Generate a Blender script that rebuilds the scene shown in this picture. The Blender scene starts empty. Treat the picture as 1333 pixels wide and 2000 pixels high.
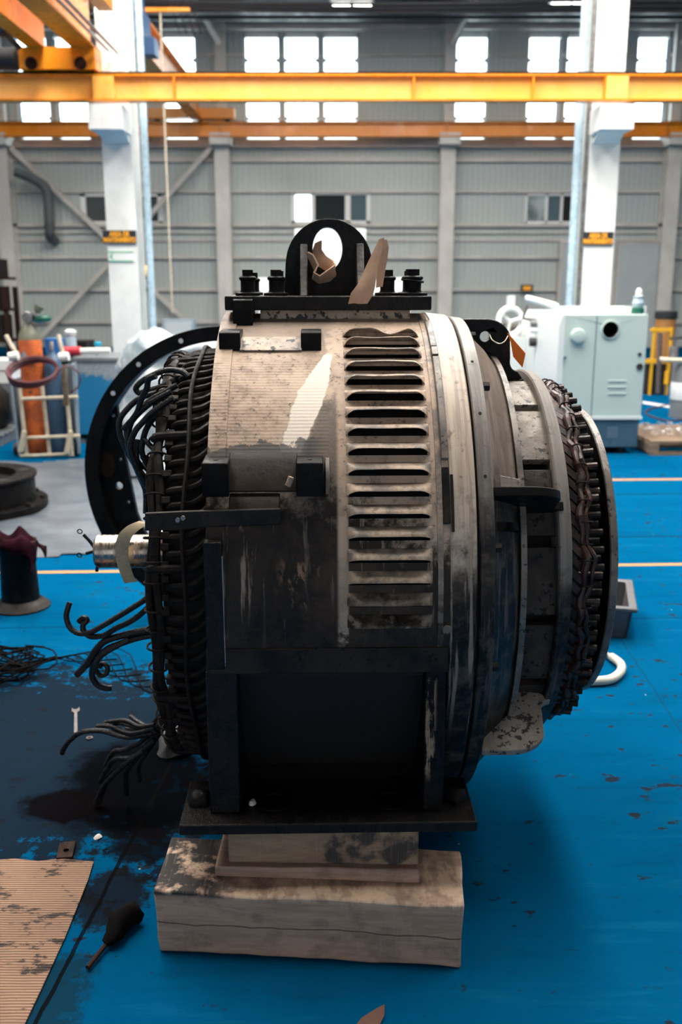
import bpy, bmesh, math, random
from math import sin, cos, pi, radians, atan, tan
from mathutils import Vector, Matrix
from mathutils.geometry import tessellate_polygon
random.seed(7)
S = bpy.context.scene
COL = S.collection

# ------------------------------------------------------------------ camera
FPX, H, TH = 1850.0, 1.70, radians(13.52)
cam_d = bpy.data.cameras.new('camera'); cam = bpy.data.objects.new('camera', cam_d); COL.objects.link(cam)
cam.location = (0, 0, H); cam.rotation_euler = (pi/2 - TH, 0, 0)
cam_d.sensor_fit = 'VERTICAL'; cam_d.sensor_height = 36.0; cam_d.sensor_width = 24.0
cam_d.lens = 36.0*FPX/2000.0; cam_d.clip_end = 200
cam_d.dof.use_dof = True; cam_d.dof.focus_distance = 2.38; cam_d.dof.aperture_fstop = 3.2
S.camera = cam

# ------------------------------------------------------------------ sky, exposure
w = bpy.data.worlds.new('sky'); S.world = w; w.use_nodes = True
w.node_tree.nodes['Background'].inputs[0].default_value = (0.88, 0.97, 1.0, 1)
w.node_tree.nodes['Background'].inputs[1].default_value = 6.0
S.view_settings.view_transform = 'Standard'; S.view_settings.look = 'None'
S.view_settings.gamma = 1.0; S.view_settings.use_curve_mapping = False
S.view_settings.exposure = 0.0
SKYLIGHT = 13.0
CEIL_Z = 8.6
DOORFILL = 0.65              # glow of door panels added behind the camera, standing in for daylight
# rooflight strips: (x centre, y0, y1, width, strength factor)
ROOFLIGHTS = [(x, a, b, wd, k) for x, wd, f in ((-7.5, 1.6, 0.62), (-2.6, 1.8, 1.0), (2.2, 1.8, 1.0), (7.5, 1.6, 0.62)) for a, b, k in ((2.1, 5.4, 1.60*f), (5.6, 11.8, 2.5*f), (12.6, 20.0, 1.35*f))]

# ------------------------------------------------------------------ projection helpers
def ray(px, py):
    u = (px-666.5)/FPX; v = (py-1000.0)/FPX
    return Vector((u, cos(TH)-v*sin(TH), -sin(TH)-v*cos(TH)))
def at(px, py, Y):
    d = ray(px, py); t = Y/d.y
    return Vector((d.x*t, Y, H+d.z*t))
def floor_at(px, py, z=0.0):
    d = ray(px, py); t = (z-H)/d.z
    return Vector((d.x*t, d.y*t, z))

# ------------------------------------------------------------------ shader helper
class NT:
    def __init__(self, name):
        self.m = bpy.data.materials.new(name); self.m.use_nodes = True
        self.t = self.m.node_tree; self.b = self.t.nodes['Principled BSDF']
        self.out = self.t.nodes['Material Output']
    def n(self, typ, **kw):
        x = self.t.nodes.new(typ)
        for k, v in kw.items(): setattr(x, k, v)
        return x
    def set(self, sock, v):
        if hasattr(v, 'is_output'): self.t.links.new(v, sock)
        elif isinstance(v, (tuple, list)):
            sock.default_value = (*v, 1) if len(v) == 3 and len(sock.default_value) == 4 else v
        else: sock.default_value = v
    def math(self, op, a, b=0.0, c=None, clamp=False):
        x = self.n('ShaderNodeMath', operation=op, use_clamp=clamp)
        self.set(x.inputs[0], a); self.set(x.inputs[1], b)
        if c is not None: self.set(x.inputs[2], c)
        return x.outputs[0]
    def mix(self, f, a, b, typ='MIX'):
        x = self.n('ShaderNodeMix', data_type='RGBA', blend_type=typ)
        self.set(x.inputs[0], f); self.set(x.inputs[6], a); self.set(x.inputs[7], b)
        return x.outputs[2]
    def step(self, v, a, b, lo=0.0, hi=1.0):
        x = self.n('ShaderNodeMapRange', interpolation_type='SMOOTHSTEP')
        self.set(x.inputs[0], v); self.set(x.inputs[1], a); self.set(x.inputs[2], b); self.set(x.inputs[3], lo); self.set(x.inputs[4], hi)
        return x.outputs[0]
    def coord(self, kind='Object'):
        return self.n('ShaderNodeTexCoord').outputs[kind]
    def mapv(self, vec, scale=(1,1,1), loc=(0,0,0), rot=(0,0,0)):
        x = self.n('ShaderNodeMapping'); self.set(x.inputs[0], vec)
        x.inputs[1].default_value = loc; x.inputs[2].default_value = rot; x.inputs[3].default_value = scale
        return x.outputs[0]
    def noise(self, vec, scale=5.0, detail=4.0, rough=0.6, dist=0.0):
        x = self.n('ShaderNodeTexNoise'); self.set(x.inputs['Vector'], vec)
        x.inputs['Scale'].default_value = scale; x.inputs['Detail'].default_value = detail
        x.inputs['Roughness'].default_value = rough; x.inputs['Distortion'].default_value = dist
        return x.outputs[0]
    def voro(self, vec, scale=5.0, feature='F1'):
        x = self.n('ShaderNodeTexVoronoi', feature=feature); self.set(x.inputs['Vector'], vec); x.inputs['Scale'].default_value = scale
        return x.outputs['Distance']
    def sep(self, vec):
        x = self.n('ShaderNodeSeparateXYZ'); self.set(x.inputs[0], vec); return x.outputs
    def bump(self, h, strength=0.3, dist=0.01):
        x = self.n('ShaderNodeBump'); x.inputs['Strength'].default_value = strength; x.inputs['Distance'].default_value = dist
        self.set(x.inputs['Height'], h); self.t.links.new(x.outputs[0], self.b.inputs['Normal'])
    def fin(self, col, rough=0.5, metal=0.0, spec=None):
        self.set(self.b.inputs['Base Color'], col); self.set(self.b.inputs['Roughness'], rough); self.set(self.b.inputs['Metallic'], metal)
        if spec is not None: self.b.inputs['Specular IOR Level'].default_value = spec
        return self.m

def lin(r, g, b):
    f = lambda c: (c/255/12.92) if c/255 <= 0.04045 else ((c/255+0.055)/1.055)**2.4
    return (f(r), f(g), f(b))

def mat(name, c1, c2=None, scale=6.0, rough=0.5, metal=0.0, bump=0.0, bscale=60.0, speck=None, sscale=70.0, samt=0.62, stretch=(1,1,1), rvar=0.15, spec=None):
    t = NT(name); co = t.mapv(t.coord(), stretch)
    col = c1
    if c2 is not None:
        n = t.noise(co, scale, 6, 0.65); col = t.mix(t.step(n, 0.38, 0.62), c1, c2)
    if speck is not None:
        s = t.noise(co, sscale, 3, 0.6); s2 = t.noise(co, scale*1.7, 3, 0.5)
        col = t.mix(t.step(t.math('ADD', s, t.math('MULTIPLY', s2, 0.35)), samt+0.17, samt+0.25), col, speck)
    r = rough
    if rvar: r = t.step(t.noise(co, scale*3, 4, 0.6), 0.3, 0.7, max(0.03, rough-rvar), min(1, rough+rvar))
    if bump: t.bump(t.noise(co, bscale, 5, 0.65), bump, 0.004)
    return t.fin(col, r, metal, spec)

# ------------------------------------------------------------------ mesh helper
class MB:
    def __init__(self): self.v = []; self.f = []; self.uv = None
    def add(self, vs, fs):
        o = len(self.v); self.v += [Vector(p) for p in vs]; self.f += [tuple(i+o for i in f) for f in fs]; return self
    def box(self, c, s, M=None):
        x, y, z = s[0]/2, s[1]/2, s[2]/2
        vs = [Vector((a*x, b*y, d*z)) for a in (-1,1) for b in (-1,1) for d in (-1,1)]
        if M is not None: vs = [M @ p for p in vs]
        vs = [p+Vector(c) for p in vs]
        return self.add(vs, [(0,1,3,2),(4,6,7,5),(0,4,5,1),(2,3,7,6),(0,2,6,4),(1,5,7,3)])
    def span(self, a, b):
        a, b = Vector(a), Vector(b)
        return self.box((a+b)/2, [abs(q) for q in (b-a)])
    def bar(self, p, q, w, h, up=(0,0,1)):
        p, q = Vector(p), Vector(q); d = (q-p); L = d.length; d.normalize(); u = Vector(up)
        s = d.cross(u); s = s.normalized() if s.length > 1e-6 else Vector((1,0,0)); u = s.cross(d)
        M = Matrix((s, d, u)).transposed()
        return self.box((p+q)/2, (w, L, h), M)
    def loft(self, rings, close=True, caps=True):
        n = len(rings[0]); vs = [p for r in rings for p in r]; fs = []
        for i in range(len(rings)-1):
            for j in range(n if close else n-1):
                a, b = i*n+j, i*n+(j+1) % n; fs.append((a, b, b+n, a+n))
        if caps and close: fs.append(tuple(range(n))[::-1]); fs.append(tuple(range((len(rings)-1)*n, len(rings)*n)))
        return self.add(vs, fs)
    def cyl(self, p, q, r, r2=None, seg=20, caps=True):
        p, q = Vector(p), Vector(q); d = (q-p).normalized(); a = d.orthogonal().normalized(); b = d.cross(a)
        r2 = r if r2 is None else r2
        ring = lambda c, R: [c+a*R*cos(2*pi*k/seg)+b*R*sin(2*pi*k/seg) for k in range(seg)]
        return self.loft([ring(p, r), ring(q, r2)], True, caps)
    def hexa(self, p, q, r): return self.cyl(p, q, r, seg=6)
    def tube(self, pts, r, seg=8, closed=False, sub=0):
        pts = [Vector(p) for p in pts]
        if sub: pts = smooth(pts, sub, closed)
        n = len(pts); rings = []; prev = None
        for i in range(n):
            if closed: d = pts[(i+1) % n]-pts[i-1]
            else: d = pts[min(i+1, n-1)]-pts[max(i-1, 0)]
            d.normalize()
            if prev is None: a = d.orthogonal().normalized()
            else: a = (prev-d*prev.dot(d)).normalized()
            prev = a; b = d.cross(a)
            R = r[i] if isinstance(r, list) else (r(i/(n-1)) if callable(r) else r)
            rings.append([pts[i]+a*R*cos(2*pi*k/seg)+b*R*sin(2*pi*k/seg) for k in range(seg)])
        if closed: rings.append(rings[0])
        return self.loft(rings, True, not closed)
    def lathe_x(self, prof, p0=0.0, p1=2*pi, seg=96, closed=True):
        # prof: list of (x, r); closed = the profile is a loop; phi from the top towards -y
        full = abs(p1-p0-2*pi) < 1e-6; n = len(prof); vs = []; fs = []
        for k in range(seg+1):
            ph = p0+(p1-p0)*k/seg
            vs += [Vector((x, -r*sin(ph), r*cos(ph))) for x, r in prof]
        for k in range(seg):
            for j in range(n if closed else n-1):
                a = k*n+j; b = k*n+(j+1) % n; fs.append((a, b, b+n, a+n))
        if closed and not full: fs.append(tuple(range(n))); fs.append(tuple(range(seg*n, seg*n+n))[::-1])
        return self.add(vs, fs)
    def lathe_z(self, prof, c=(0,0,0), seg=40, caps=True):
        c = Vector(c)
        return self.loft([[c+Vector((r*cos(2*pi*k/seg), r*sin(2*pi*k/seg), z)) for k in range(seg)] for r, z in prof], True, caps)
    def prism(self, outer, o, u, v, th, holes=()):
        # outline in the (u, v) frame at o, extruded by th along u x v (centred)
        o, u, v = Vector(o), Vector(u).normalized(), Vector(v).normalized(); nn = u.cross(v)
        loops = [list(outer)]+[list(h) for h in holes]
        flat = [p for l in loops for p in l]
        tris = tessellate_polygon([[Vector((p[0], p[1], 0)) for p in l] for l in loops])
        N = len(flat); vs = []
        for s in (-0.5, 0.5): vs += [o+u*p[0]+v*p[1]+nn*th*s for p in flat]
        fs = [tuple(t) for t in tris]+[tuple(i+N for i in t[::-1]) for t in tris]
        k = 0
        for l in loops:
            m = len(l)
            for i in range(m): a, b = k+i, k+(i+1) % m; fs.append((a, b, b+N, a+N))
            k += m
        return self.add(vs, fs)
    def torus(self, c, R, r, axis=(0,0,1), seg=48, s2=10, a0=0.0, a1=2*pi):
        c, ax = Vector(c), Vector(axis).normalized(); a = ax.orthogonal().normalized(); b = ax.cross(a)
        full = abs(a1-a0-2*pi) < 1e-6
        pts = [c+(a*cos(a0+(a1-a0)*k/seg)+b*sin(a0+(a1-a0)*k/seg))*R for k in range(seg if full else seg+1)]
        return self.tube(pts, r, s2, closed=full)
    def build(self, name, m, parent=None, loc=None, bevel=0.0, ang=38, rot=None, uvf=None, recalc=True):
        me = bpy.data.meshes.new(name); me.from_pydata([tuple(p) for p in self.v], [], self.f)
        bm = bmesh.new(); bm.from_mesh(me)
        if recalc: bmesh.ops.recalc_face_normals(bm, faces=bm.faces)
        if uvf:
            L = bm.loops.layers.uv.new('UVMap')
            for f in bm.faces:
                for l in f.loops: l[L].uv = uvf(l.vert.co)
        bm.to_mesh(me); bm.free()
        me.shade_smooth(); me.set_sharp_from_angle(angle=radians(ang))
        me.materials.append(m)
        ob = bpy.data.objects.new(name, me); COL.objects.link(ob)
        if parent: ob.parent = parent
        if loc is not None: ob.location = loc
        if rot is not None: ob.rotation_euler = rot
        if bevel:
            bv = ob.modifiers.new('bevel', 'BEVEL'); bv.width = bevel; bv.segments = 2; bv.limit_method = 'ANGLE'; bv.angle_limit = radians(40)
        return ob

def smooth(pts, sub, closed=False):
    out = []; n = len(pts)
    for i in range(n if closed else n-1):
        if closed: p0, p1, p2, p3 = pts[i-1], pts[i], pts[(i+1) % n], pts[(i+2) % n]
        else: p0, p1, p2, p3 = pts[max(i-1,0)], pts[i], pts[i+1], pts[min(i+2,n-1)]
        for k in range(sub):
            t = k/sub
            out.append(0.5*((2*p1)+(p2-p0)*t+(2*p0-5*p1+4*p2-p3)*t*t+(3*p1-p0-3*p2+p3)*t**3))
    if not closed: out.append(pts[-1])
    return out
def arc(cx, cy, r, a0, a1, n, ry=None):
    ry = r if ry is None else ry
    return [(cx+r*cos(radians(a0+(a1-a0)*k/n)), cy+ry*sin(radians(a0+(a1-a0)*k/n))) for k in range(n+1)]

def tag(o, label, cat, group=None, kind=None):
    o['label'] = label; o['category'] = cat
    if group: o['group'] = group
    if kind: o['kind'] = kind
    return o
def thing(name, label, cat, loc=(0,0,0), rz=0.0, group=None):
    o = bpy.data.objects.new(name, None); COL.objects.link(o); o.location = loc; o.rotation_euler = (0,0,rz)
    o.empty_display_size = 0.1
    return tag(o, label, cat, group)
def struct(o): o['kind'] = 'structure'; return o
def dup(ob, loc=None, rot=None, parent=None, kids=True):
    c = ob.copy(); COL.objects.link(c)
    if parent is not None: c.parent = parent
    if loc is not None: c.location = loc
    if rot is not None: c.rotation_euler = rot
    if kids:
        for ch in list(ob.children): dup(ch, parent=c)
    return c
def crumple(ob, amp, scale, seed=0.0, zmin=None):
    from mathutils import noise as mn
    for vtx in ob.data.vertices:
        p = vtx.co*scale+Vector((seed, seed*1.7, seed*0.3))
        vtx.co += Vector((mn.noise(p), mn.noise(p+Vector((9,3,1))), mn.noise(p+Vector((2,7,5)))))*amp
        if zmin is not None and vtx.co.z < zmin: vtx.co.z = zmin
def grid_sheet(w, h, nx, ny):
    b = MB(); vs = [Vector((-w/2+w*i/nx, -h/2+h*j/ny, 0)) for j in range(ny+1) for i in range(nx+1)]
    return b.add(vs, [(j*(nx+1)+i, j*(nx+1)+i+1, (j+1)*(nx+1)+i+1, (j+1)*(nx+1)+i) for j in range(ny) for i in range(nx)])

# ------------------------------------------------------------------ materials
M = {}
M['black'] = mat('black_oily_steel', (0.0035,0.0036,0.0042), (0.009,0.008,0.0075), 9, 0.48, 0.0, 0.35, 55, spec=0.10)
M['dark'] = mat('dark_grimy_steel', (0.008,0.0075,0.0075), (0.030,0.022,0.017), 7, 0.5, 0.0, 0.3, 60, speck=(0.006,0.006,0.006), sscale=60, spec=0.18)
M['deep'] = mat('hollow_black', (0.006,0.006,0.006), None, rough=0.85, rvar=0)  # near-black colour stands in for the shade inside holes and hollows
M['coil'] = mat('brown_black_coil_tape', (0.009,0.007,0.006), (0.020,0.0145,0.0115), 25, 0.6, 0, 0.5, 160, spec=0.15)
M['cable'] = mat('black_rubber_cable', (0.007,0.0075,0.009), (0.016,0.016,0.017), 30, 0.33, 0, 0.5, 120, spec=0.3)
M['copper'] = mat('sooty_copper', (0.020,0.0095,0.0075), (0.075,0.030,0.021), 30, 0.5, 0.35, 0.4, 120, speck=(0.015,0.012,0.011), sscale=40, samt=0.5)
M['redtape'] = mat('dark_red_varnish', (0.014,0.0055,0.0045), (0.055,0.017,0.012), 22, 0.42, 0, 0.5, 110)
M['pad'] = mat('dusty_brown_metal', (0.15,0.125,0.10), (0.24,0.205,0.172), 9, 0.55, 0.15, 0.5, 90, speck=(0.015,0.014,0.014), sscale=55, samt=0.56)
M['pad_dark'] = mat('dark_brown_metal', (0.060,0.044,0.034), (0.030,0.024,0.020), 8, 0.6, 0, 0.5, 90, speck=(0.010,0.009,0.009), sscale=50, samt=0.56, spec=0.2)  # darker brown for all but the upper drum pads
M['rim'] = mat('worn_grey_brown_rim', (0.19,0.16,0.135), (0.10,0.086,0.076), 12, 0.45, 0.15, 0.2, 80, speck=(0.02,0.02,0.02), sscale=90, samt=0.6)
M['shaft'] = mat('machined_shaft_steel', (0.42,0.36,0.31), (0.16,0.12,0.10), 7, 0.28, 0.85, 0.1, 90, stretch=(3,1,1))
M['tape'] = mat('yellowed_masking_tape', (0.66,0.53,0.34), (0.54,0.44,0.30), 30, 0.7, speck=(0.12,0.10,0.08), sscale=110, samt=0.66)
M['steel'] = mat('greyed_steel', (0.30,0.30,0.30), (0.20,0.19,0.18), 14, 0.4, 0.6)
M['wire'] = mat('pale_wire', (0.6,0.55,0.45), None, rough=0.4, metal=0.5, rvar=0)
M['orange_tag'] = mat('orange_card', (0.95,0.205,0.012), None, rough=0.6, rvar=0)
M['orange'] = mat('orange_crane_paint', (0.78,0.26,0.008), (0.70,0.22,0.007), 1.2, 0.32, 0, rvar=0.08)
M['orange_glare'] = mat('glare_pale_orange_crane_paint', (0.95,0.52,0.15), (0.92,0.44,0.08), 0.8, 0.28, 0, rvar=0.06)  # glare on the near beam put into the colour as paler orange
M['white'] = mat('white_column_paint', (0.80,0.81,0.79), (0.72,0.73,0.71), 2.5, 0.5)
M['wallcol'] = mat('cream_grey_paint', (0.62,0.595,0.55), (0.54,0.52,0.48), 2, 0.55)
M['girt'] = mat('dusty_grey_rail', (0.56,0.53,0.49), (0.45,0.43,0.40), 1.5, 0.55)
M['pipeblue'] = mat('pale_blue_conduit', (0.50,0.66,0.76), (0.42,0.57,0.66), 3, 0.3, 0.1)
M['machine'] = mat('pale_mint_machine_paint', (0.44,0.535,0.50), None, rough=0.35, rvar=0.05)
M['machinelight'] = mat('white_machine_paint', (0.64,0.68,0.665), None, rough=0.35, rvar=0)
M['machinebase'] = mat('slate_blue_machine_base', (0.050,0.105,0.150), (0.040,0.09,0.13), 4, 0.4)
M['vinyl'] = mat('faint_print', (0.13,0.19,0.24), None, rough=0.5, rvar=0)
M['gloss_white'] = mat('polished_white_metal', (0.85,0.86,0.83), None, rough=0.18, metal=0.2, rvar=0)
M['green'] = mat('dark_green_enamel', (0.01,0.10,0.07), None, rough=0.3, rvar=0)
M['bottle'] = mat('grey_blue_bottle', (0.35,0.45,0.52), None, rough=0.25, rvar=0)
M['orange_cyl'] = mat('orange_cylinder_paint', (0.72,0.16,0.03), (0.40,0.085,0.025), 5, 0.4, speck=(0.12,0.05,0.03), sscale=25)
M['olive'] = mat('olive_grey_paint', (0.16,0.17,0.12), (0.11,0.11,0.08), 8, 0.5)
M['blue_cyl'] = mat('slate_blue_paint', (0.035,0.085,0.16), (0.05,0.11,0.19), 5, 0.4)
M['cream'] = mat('cream_frame_paint', (0.62,0.55,0.42), (0.50,0.43,0.32), 12, 0.5)
M['greyblue'] = mat('pale_grey_blue_sheet', (0.30,0.37,0.42), (0.22,0.28,0.33), 4, 0.5)
M['maroon'] = mat('maroon_hose_rubber', (0.10,0.018,0.028), (0.07,0.014,0.02), 12, 0.5)
M['maroon_cloth'] = mat('maroon_cloth', (0.012,0.0018,0.0045), (0.024,0.0035,0.009), 14, 0.9, spec=0.05, bump=0.5, bscale=40)
M['rubber'] = mat('black_rubber', (0.015,0.015,0.017), None, rough=0.6, rvar=0)
M['cyan'] = mat('cyan_plastic', (0.01,0.42,0.66), None, rough=0.4, rvar=0)
M['bluepl'] = mat('blue_plastic', (0.015,0.12,0.36), None, rough=0.4, rvar=0)
M['redpl'] = mat('red_plastic', (0.50,0.03,0.05), None, rough=0.4, rvar=0)
M['pink'] = mat('magenta_fabric', (0.55,0.03,0.24), None, rough=0.8, rvar=0)
M['yellow'] = mat('yellow_frame_paint', (0.80,0.42,0.01), None, rough=0.45, rvar=0)
M['amber'] = mat('brown_orange_drum', (0.30,0.13,0.03), None, rough=0.5, rvar=0)
M['grey'] = mat('mid_grey_paint', (0.16,0.17,0.18), (0.13,0.14,0.15), 5, 0.5)
M['greycrate'] = mat('grey_plastic_crate', (0.085,0.085,0.090), None, rough=0.45, rvar=0.05)
M['hose'] = mat('cream_white_hose', (0.62,0.60,0.50), (0.50,0.48,0.40), 8, 0.5)
M['palletwood'] = mat('pallet_wood', (0.26,0.18,0.12), (0.18,0.12,0.08), 6, 0.8, stretch=(1,6,6))
M['chips'] = mat('metal_shavings', (0.42,0.36,0.33), (0.60,0.58,0.58), 30, 0.3, 0.5)
M['rust'] = mat('rusty_iron', (0.035,0.017,0.011), (0.020,0.011,0.008), 20, 0.7, bump=0.4, spec=0.1)
M['rag'] = mat('oil_soaked_bristle', (0.004,0.0035,0.0035), None, rough=0.8, bump=0.6, bscale=60, rvar=0, spec=0.06)
M['chrome'] = mat('dull_chrome', (0.16,0.14,0.135), (0.09,0.08,0.075), 30, 0.5, 0.2)
M['stone'] = mat('chalky_pebble', (0.62,0.60,0.55), None, rough=0.8, rvar=0)
M['leaf'] = mat('brown_chip', (0.12,0.050,0.030), None, rough=0.7, rvar=0)
M['signblack'] = mat('black_sign_board', (0.016,0.018,0.022), None, rough=0.5, rvar=0)
M['signorange'] = mat('orange_lettering', (0.95,0.40,0.02), None, rough=0.5, rvar=0)
M['signgreen'] = mat('green_print', (0.05,0.42,0.22), None, rough=0.5, rvar=0)
M['frame_white'] = mat('white_window_frame', (0.74,0.75,0.74), None, rough=0.4, rvar=0)
M['frame_grey'] = mat('blue_grey_window_frame', (0.20,0.27,0.33), None, rough=0.4, rvar=0)
M['darkglass'] = mat('dark_glazing', (0.02,0.025,0.028), None, rough=0.1, rvar=0)
M['blueglass'] = mat('blue_grey_glazing', (0.09,0.14,0.16), None, rough=0.1, rvar=0)
M['greyglass'] = mat('grey_glazing', (0.075,0.085,0.085), None, rough=0.1, rvar=0)
M['paleglass'] = mat('pale_reflecting_glazing', (0.42,0.48,0.47), (0.10,0.14,0.15), 1.1, 0.1, rvar=0)
M['roofdark'] = mat('dark_roof_steel', (0.10,0.105,0.11), (0.075,0.08,0.085), 1.5, 0.6)
M['hoistblue'] = mat('deep_blue_motor_paint', (0.008,0.06,0.16), None, rough=0.4, rvar=0)
M['door'] = mat('pale_grey_door', (0.42,0.46,0.47), (0.38,0.42,0.43), 1.0, 0.5)
M['tan_plate'] = mat('tan_grimed_plate', (0.42,0.33,0.25), (0.25,0.20,0.165), 14, 0.55, 0.1, 0.5, 70, speck=(0.02,0.02,0.02), sscale=45, samt=0.54)
M['weldgrey'] = mat('bare_grey_weld_steel', (0.11,0.10,0.095), (0.035,0.032,0.03), 18, 0.5, 0.2, 0.7, 60)
M['ear'] = mat('lit_sandy_ear_steel', (0.23,0.19,0.155), (0.33,0.28,0.24), 10, 0.7, 0, 0.8, 120, speck=(0.03,0.026,0.024), sscale=45, samt=0.55)  # sandy crust, made paler to carry the light from above
M['plateblack'] = mat('black_crusted_plate', (0.004,0.004,0.0045), (0.013,0.011,0.010), 26, 0.42, 0, 1.0, 70, stretch=(1.6,1,1), spec=0.22)

def emis(name, col, st):
    t = NT(name); t.b.inputs['Base Color'].default_value = (0.8,0.8,0.8,1)
    t.b.inputs['Emission Color'].default_value = (*col, 1); t.b.inputs['Emission Strength'].default_value = st
    return t.m
def glass():
    t = NT('clear_glazing'); tr = t.n('ShaderNodeBsdfTransparent'); gl = t.n('ShaderNodeBsdfGlossy'); gl.inputs['Roughness'].default_value = 0.02
    mx = t.n('ShaderNodeMixShader'); mx.inputs[0].default_value = 0.06
    tr.inputs[0].default_value = (0.93,0.97,0.98,1)
    t.t.links.new(tr.outputs[0], mx.inputs[1]); t.t.links.new(gl.outputs[0], mx.inputs[2]); t.t.links.new(mx.outputs[0], t.out.inputs[0])
    return t.m
M['glass'] = glass()
M['lamp'] = emis('fluorescent_tube', (1,0.98,0.9), 12)

def floor_mat():
    t = NT('worn_blue_epoxy_floor'); co = t.coord(); x, y, z = t.sep(co)
    big = t.noise(co, 0.55, 5, 0.6); mid = t.noise(co, 2.6, 7, 0.68); fine = t.noise(co, 16, 6, 0.7)
    col = t.mix(t.step(big, 0.3, 0.7), (0.0004,0.062,0.148), (0.0005,0.078,0.182))
    col = t.mix(t.math('MULTIPLY', t.step(mid, 0.56, 0.72), 0.35), col, (0.003,0.075,0.115))
    # scuffs: directional wear, brown grit, white chips
    sc = t.noise(t.mapv(co, (1.6, 7, 1), rot=(0,0,0.5)), 4.0, 6, 0.75)
    col = t.mix(t.math('MULTIPLY', t.step(t.math('ADD', sc, t.math('MULTIPLY', mid, 0.3)), 0.76, 0.86), 0.7), col, (0.010,0.026,0.038))
    sp = t.noise(t.mapv(co, (1, 1.6, 1)), 11, 4, 0.55); sp2 = t.noise(co, 1.1, 2, 0.5)
    col = t.mix(t.math('MULTIPLY', t.step(t.math('ADD', sp, t.math('MULTIPLY', sp2, 0.40)), 0.835, 0.885), 0.85), col, (0.016,0.012,0.012))
    wv_ = t.noise(t.mapv(co, (0.5, 3.0, 1), rot=(0,0,0.25)), 2.2, 7, 0.75)
    col = t.mix(t.math('MULTIPLY', t.step(wv_, 0.52, 0.68), 0.40), col, (0.0015,0.040,0.080))
    col = t.mix(t.math('MULTIPLY', t.step(wv_, 0.46, 0.34), 0.35), col, (0.006,0.115,0.215))
    ch = t.voro(co, 9); col = t.mix(t.math('MULTIPLY', t.step(ch, 0.035, 0.025), t.step(sp2, 0.5, 0.56)), col, (0.35,0.40,0.42))
    # oil and grime round the left of the motor
    def blob(cx, cy, rx, ry, soft, amt, c, colr, nz=0.9, rot=0.0):
        ca, sa = cos(rot), sin(rot)
        ux = t.math('SUBTRACT', x, cx); uy = t.math('SUBTRACT', y, cy)
        a = t.math('ADD', t.math('MULTIPLY', ux, ca/rx), t.math('MULTIPLY', uy, sa/rx))
        b = t.math('ADD', t.math('MULTIPLY', ux, -sa/ry), t.math('MULTIPLY', uy, ca/ry))
        d = t.math('SQRT', t.math('ADD', t.math('MULTIPLY', a, a), t.math('MULTIPLY', b, b)))
        nn = t.math('ADD', t.math('MULTIPLY', t.math('SUBTRACT', mid, 0.5), nz), t.math('MULTIPLY', t.math('SUBTRACT', fine, 0.5), nz*1.1))
        return t.mix(t.math('MULTIPLY', t.step(t.math('ADD', d, nn), 1.0+soft, 1.0-soft), amt), c, colr)
    col = blob(-1.30, 3.15, 0.95, 0.85, 0.12, 0.92, col, (0.008,0.0105,0.014), 1.9, 0.25)
    col = blob(-0.68, 3.02, 0.27, 0.34, 0.25, 0.95, col, (0.002,0.002,0.0025), 0.9)
    col = blob(-0.92, 2.86, 0.16, 0.10, 0.2, 0.95, col, (0.003,0.0025,0.003), 0.8)
    col = blob(-0.62, 2.62, 0.12, 0.09, 0.15, 0.9, col, (0.005,0.005,0.006), 1.0)
    col = blob(-0.66, 2.38, 0.10, 0.14, 0.15, 0.9, col, (0.008,0.008,0.009), 1.4)
    col = blob(-0.76, 1.80, 0.10, 0.34, 0.2, 0.8, col, (0.006,0.022,0.034), 1.5, -0.2)
    # painted lines and saw-cut joints, slightly skewed to the wall
    yy = t.math('SUBTRACT', y, t.math('MULTIPLY', x, 0.043))
    def line(v, c, hw, colr, amt, cc):
        d = t.math('ABSOLUTE', t.math('SUBTRACT', v, c)); return t.mix(t.math('MULTIPLY', t.step(d, hw*1.15, hw*0.85), amt), cc, colr)
    wear = t.step(fine, 0.28, 0.40)
    for c, hw in ((5.585, 0.025), (8.20, 0.035)):
        d = t.math('ABSOLUTE', t.math('SUBTRACT', yy, c))
        col = t.mix(t.math('MULTIPLY', t.step(d, hw*1.1, hw*0.9), t.math('MULTIPLY', wear, 0.95)), col, (0.44,0.235,0.085))
    for c, hw in ((7.60, 0.012), (6.25, 0.010), (4.62, 0.004), (9.9, 0.01)): col = line(yy, c, hw, (0.004,0.012,0.02), 0.9, col)
    xx = t.math('ADD', x, t.math('MULTIPLY', t.math('SUBTRACT', mid, 0.5), 0.03))
    xj = t.math('ADD', xx, t.math('MULTIPLY', y, -0.085)); col = line(xj, -0.885, 0.006, (0.004,0.004,0.004), 0.9, col)
    col = line(t.math('ADD', xx, t.math('MULTIPLY', y, -0.05)), 1.16, 0.003, (0.006,0.03,0.05), 0.7, col)
    r = t.step(mid, 0.3, 0.7, 0.34, 0.58)
    t.bump(t.math('ADD', fine, t.math('MULTIPLY', mid, 0.5)), 0.10, 0.004)
    return t.fin(col, r, 0.0, 0.0)
M['floor'] = floor_mat()

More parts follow.
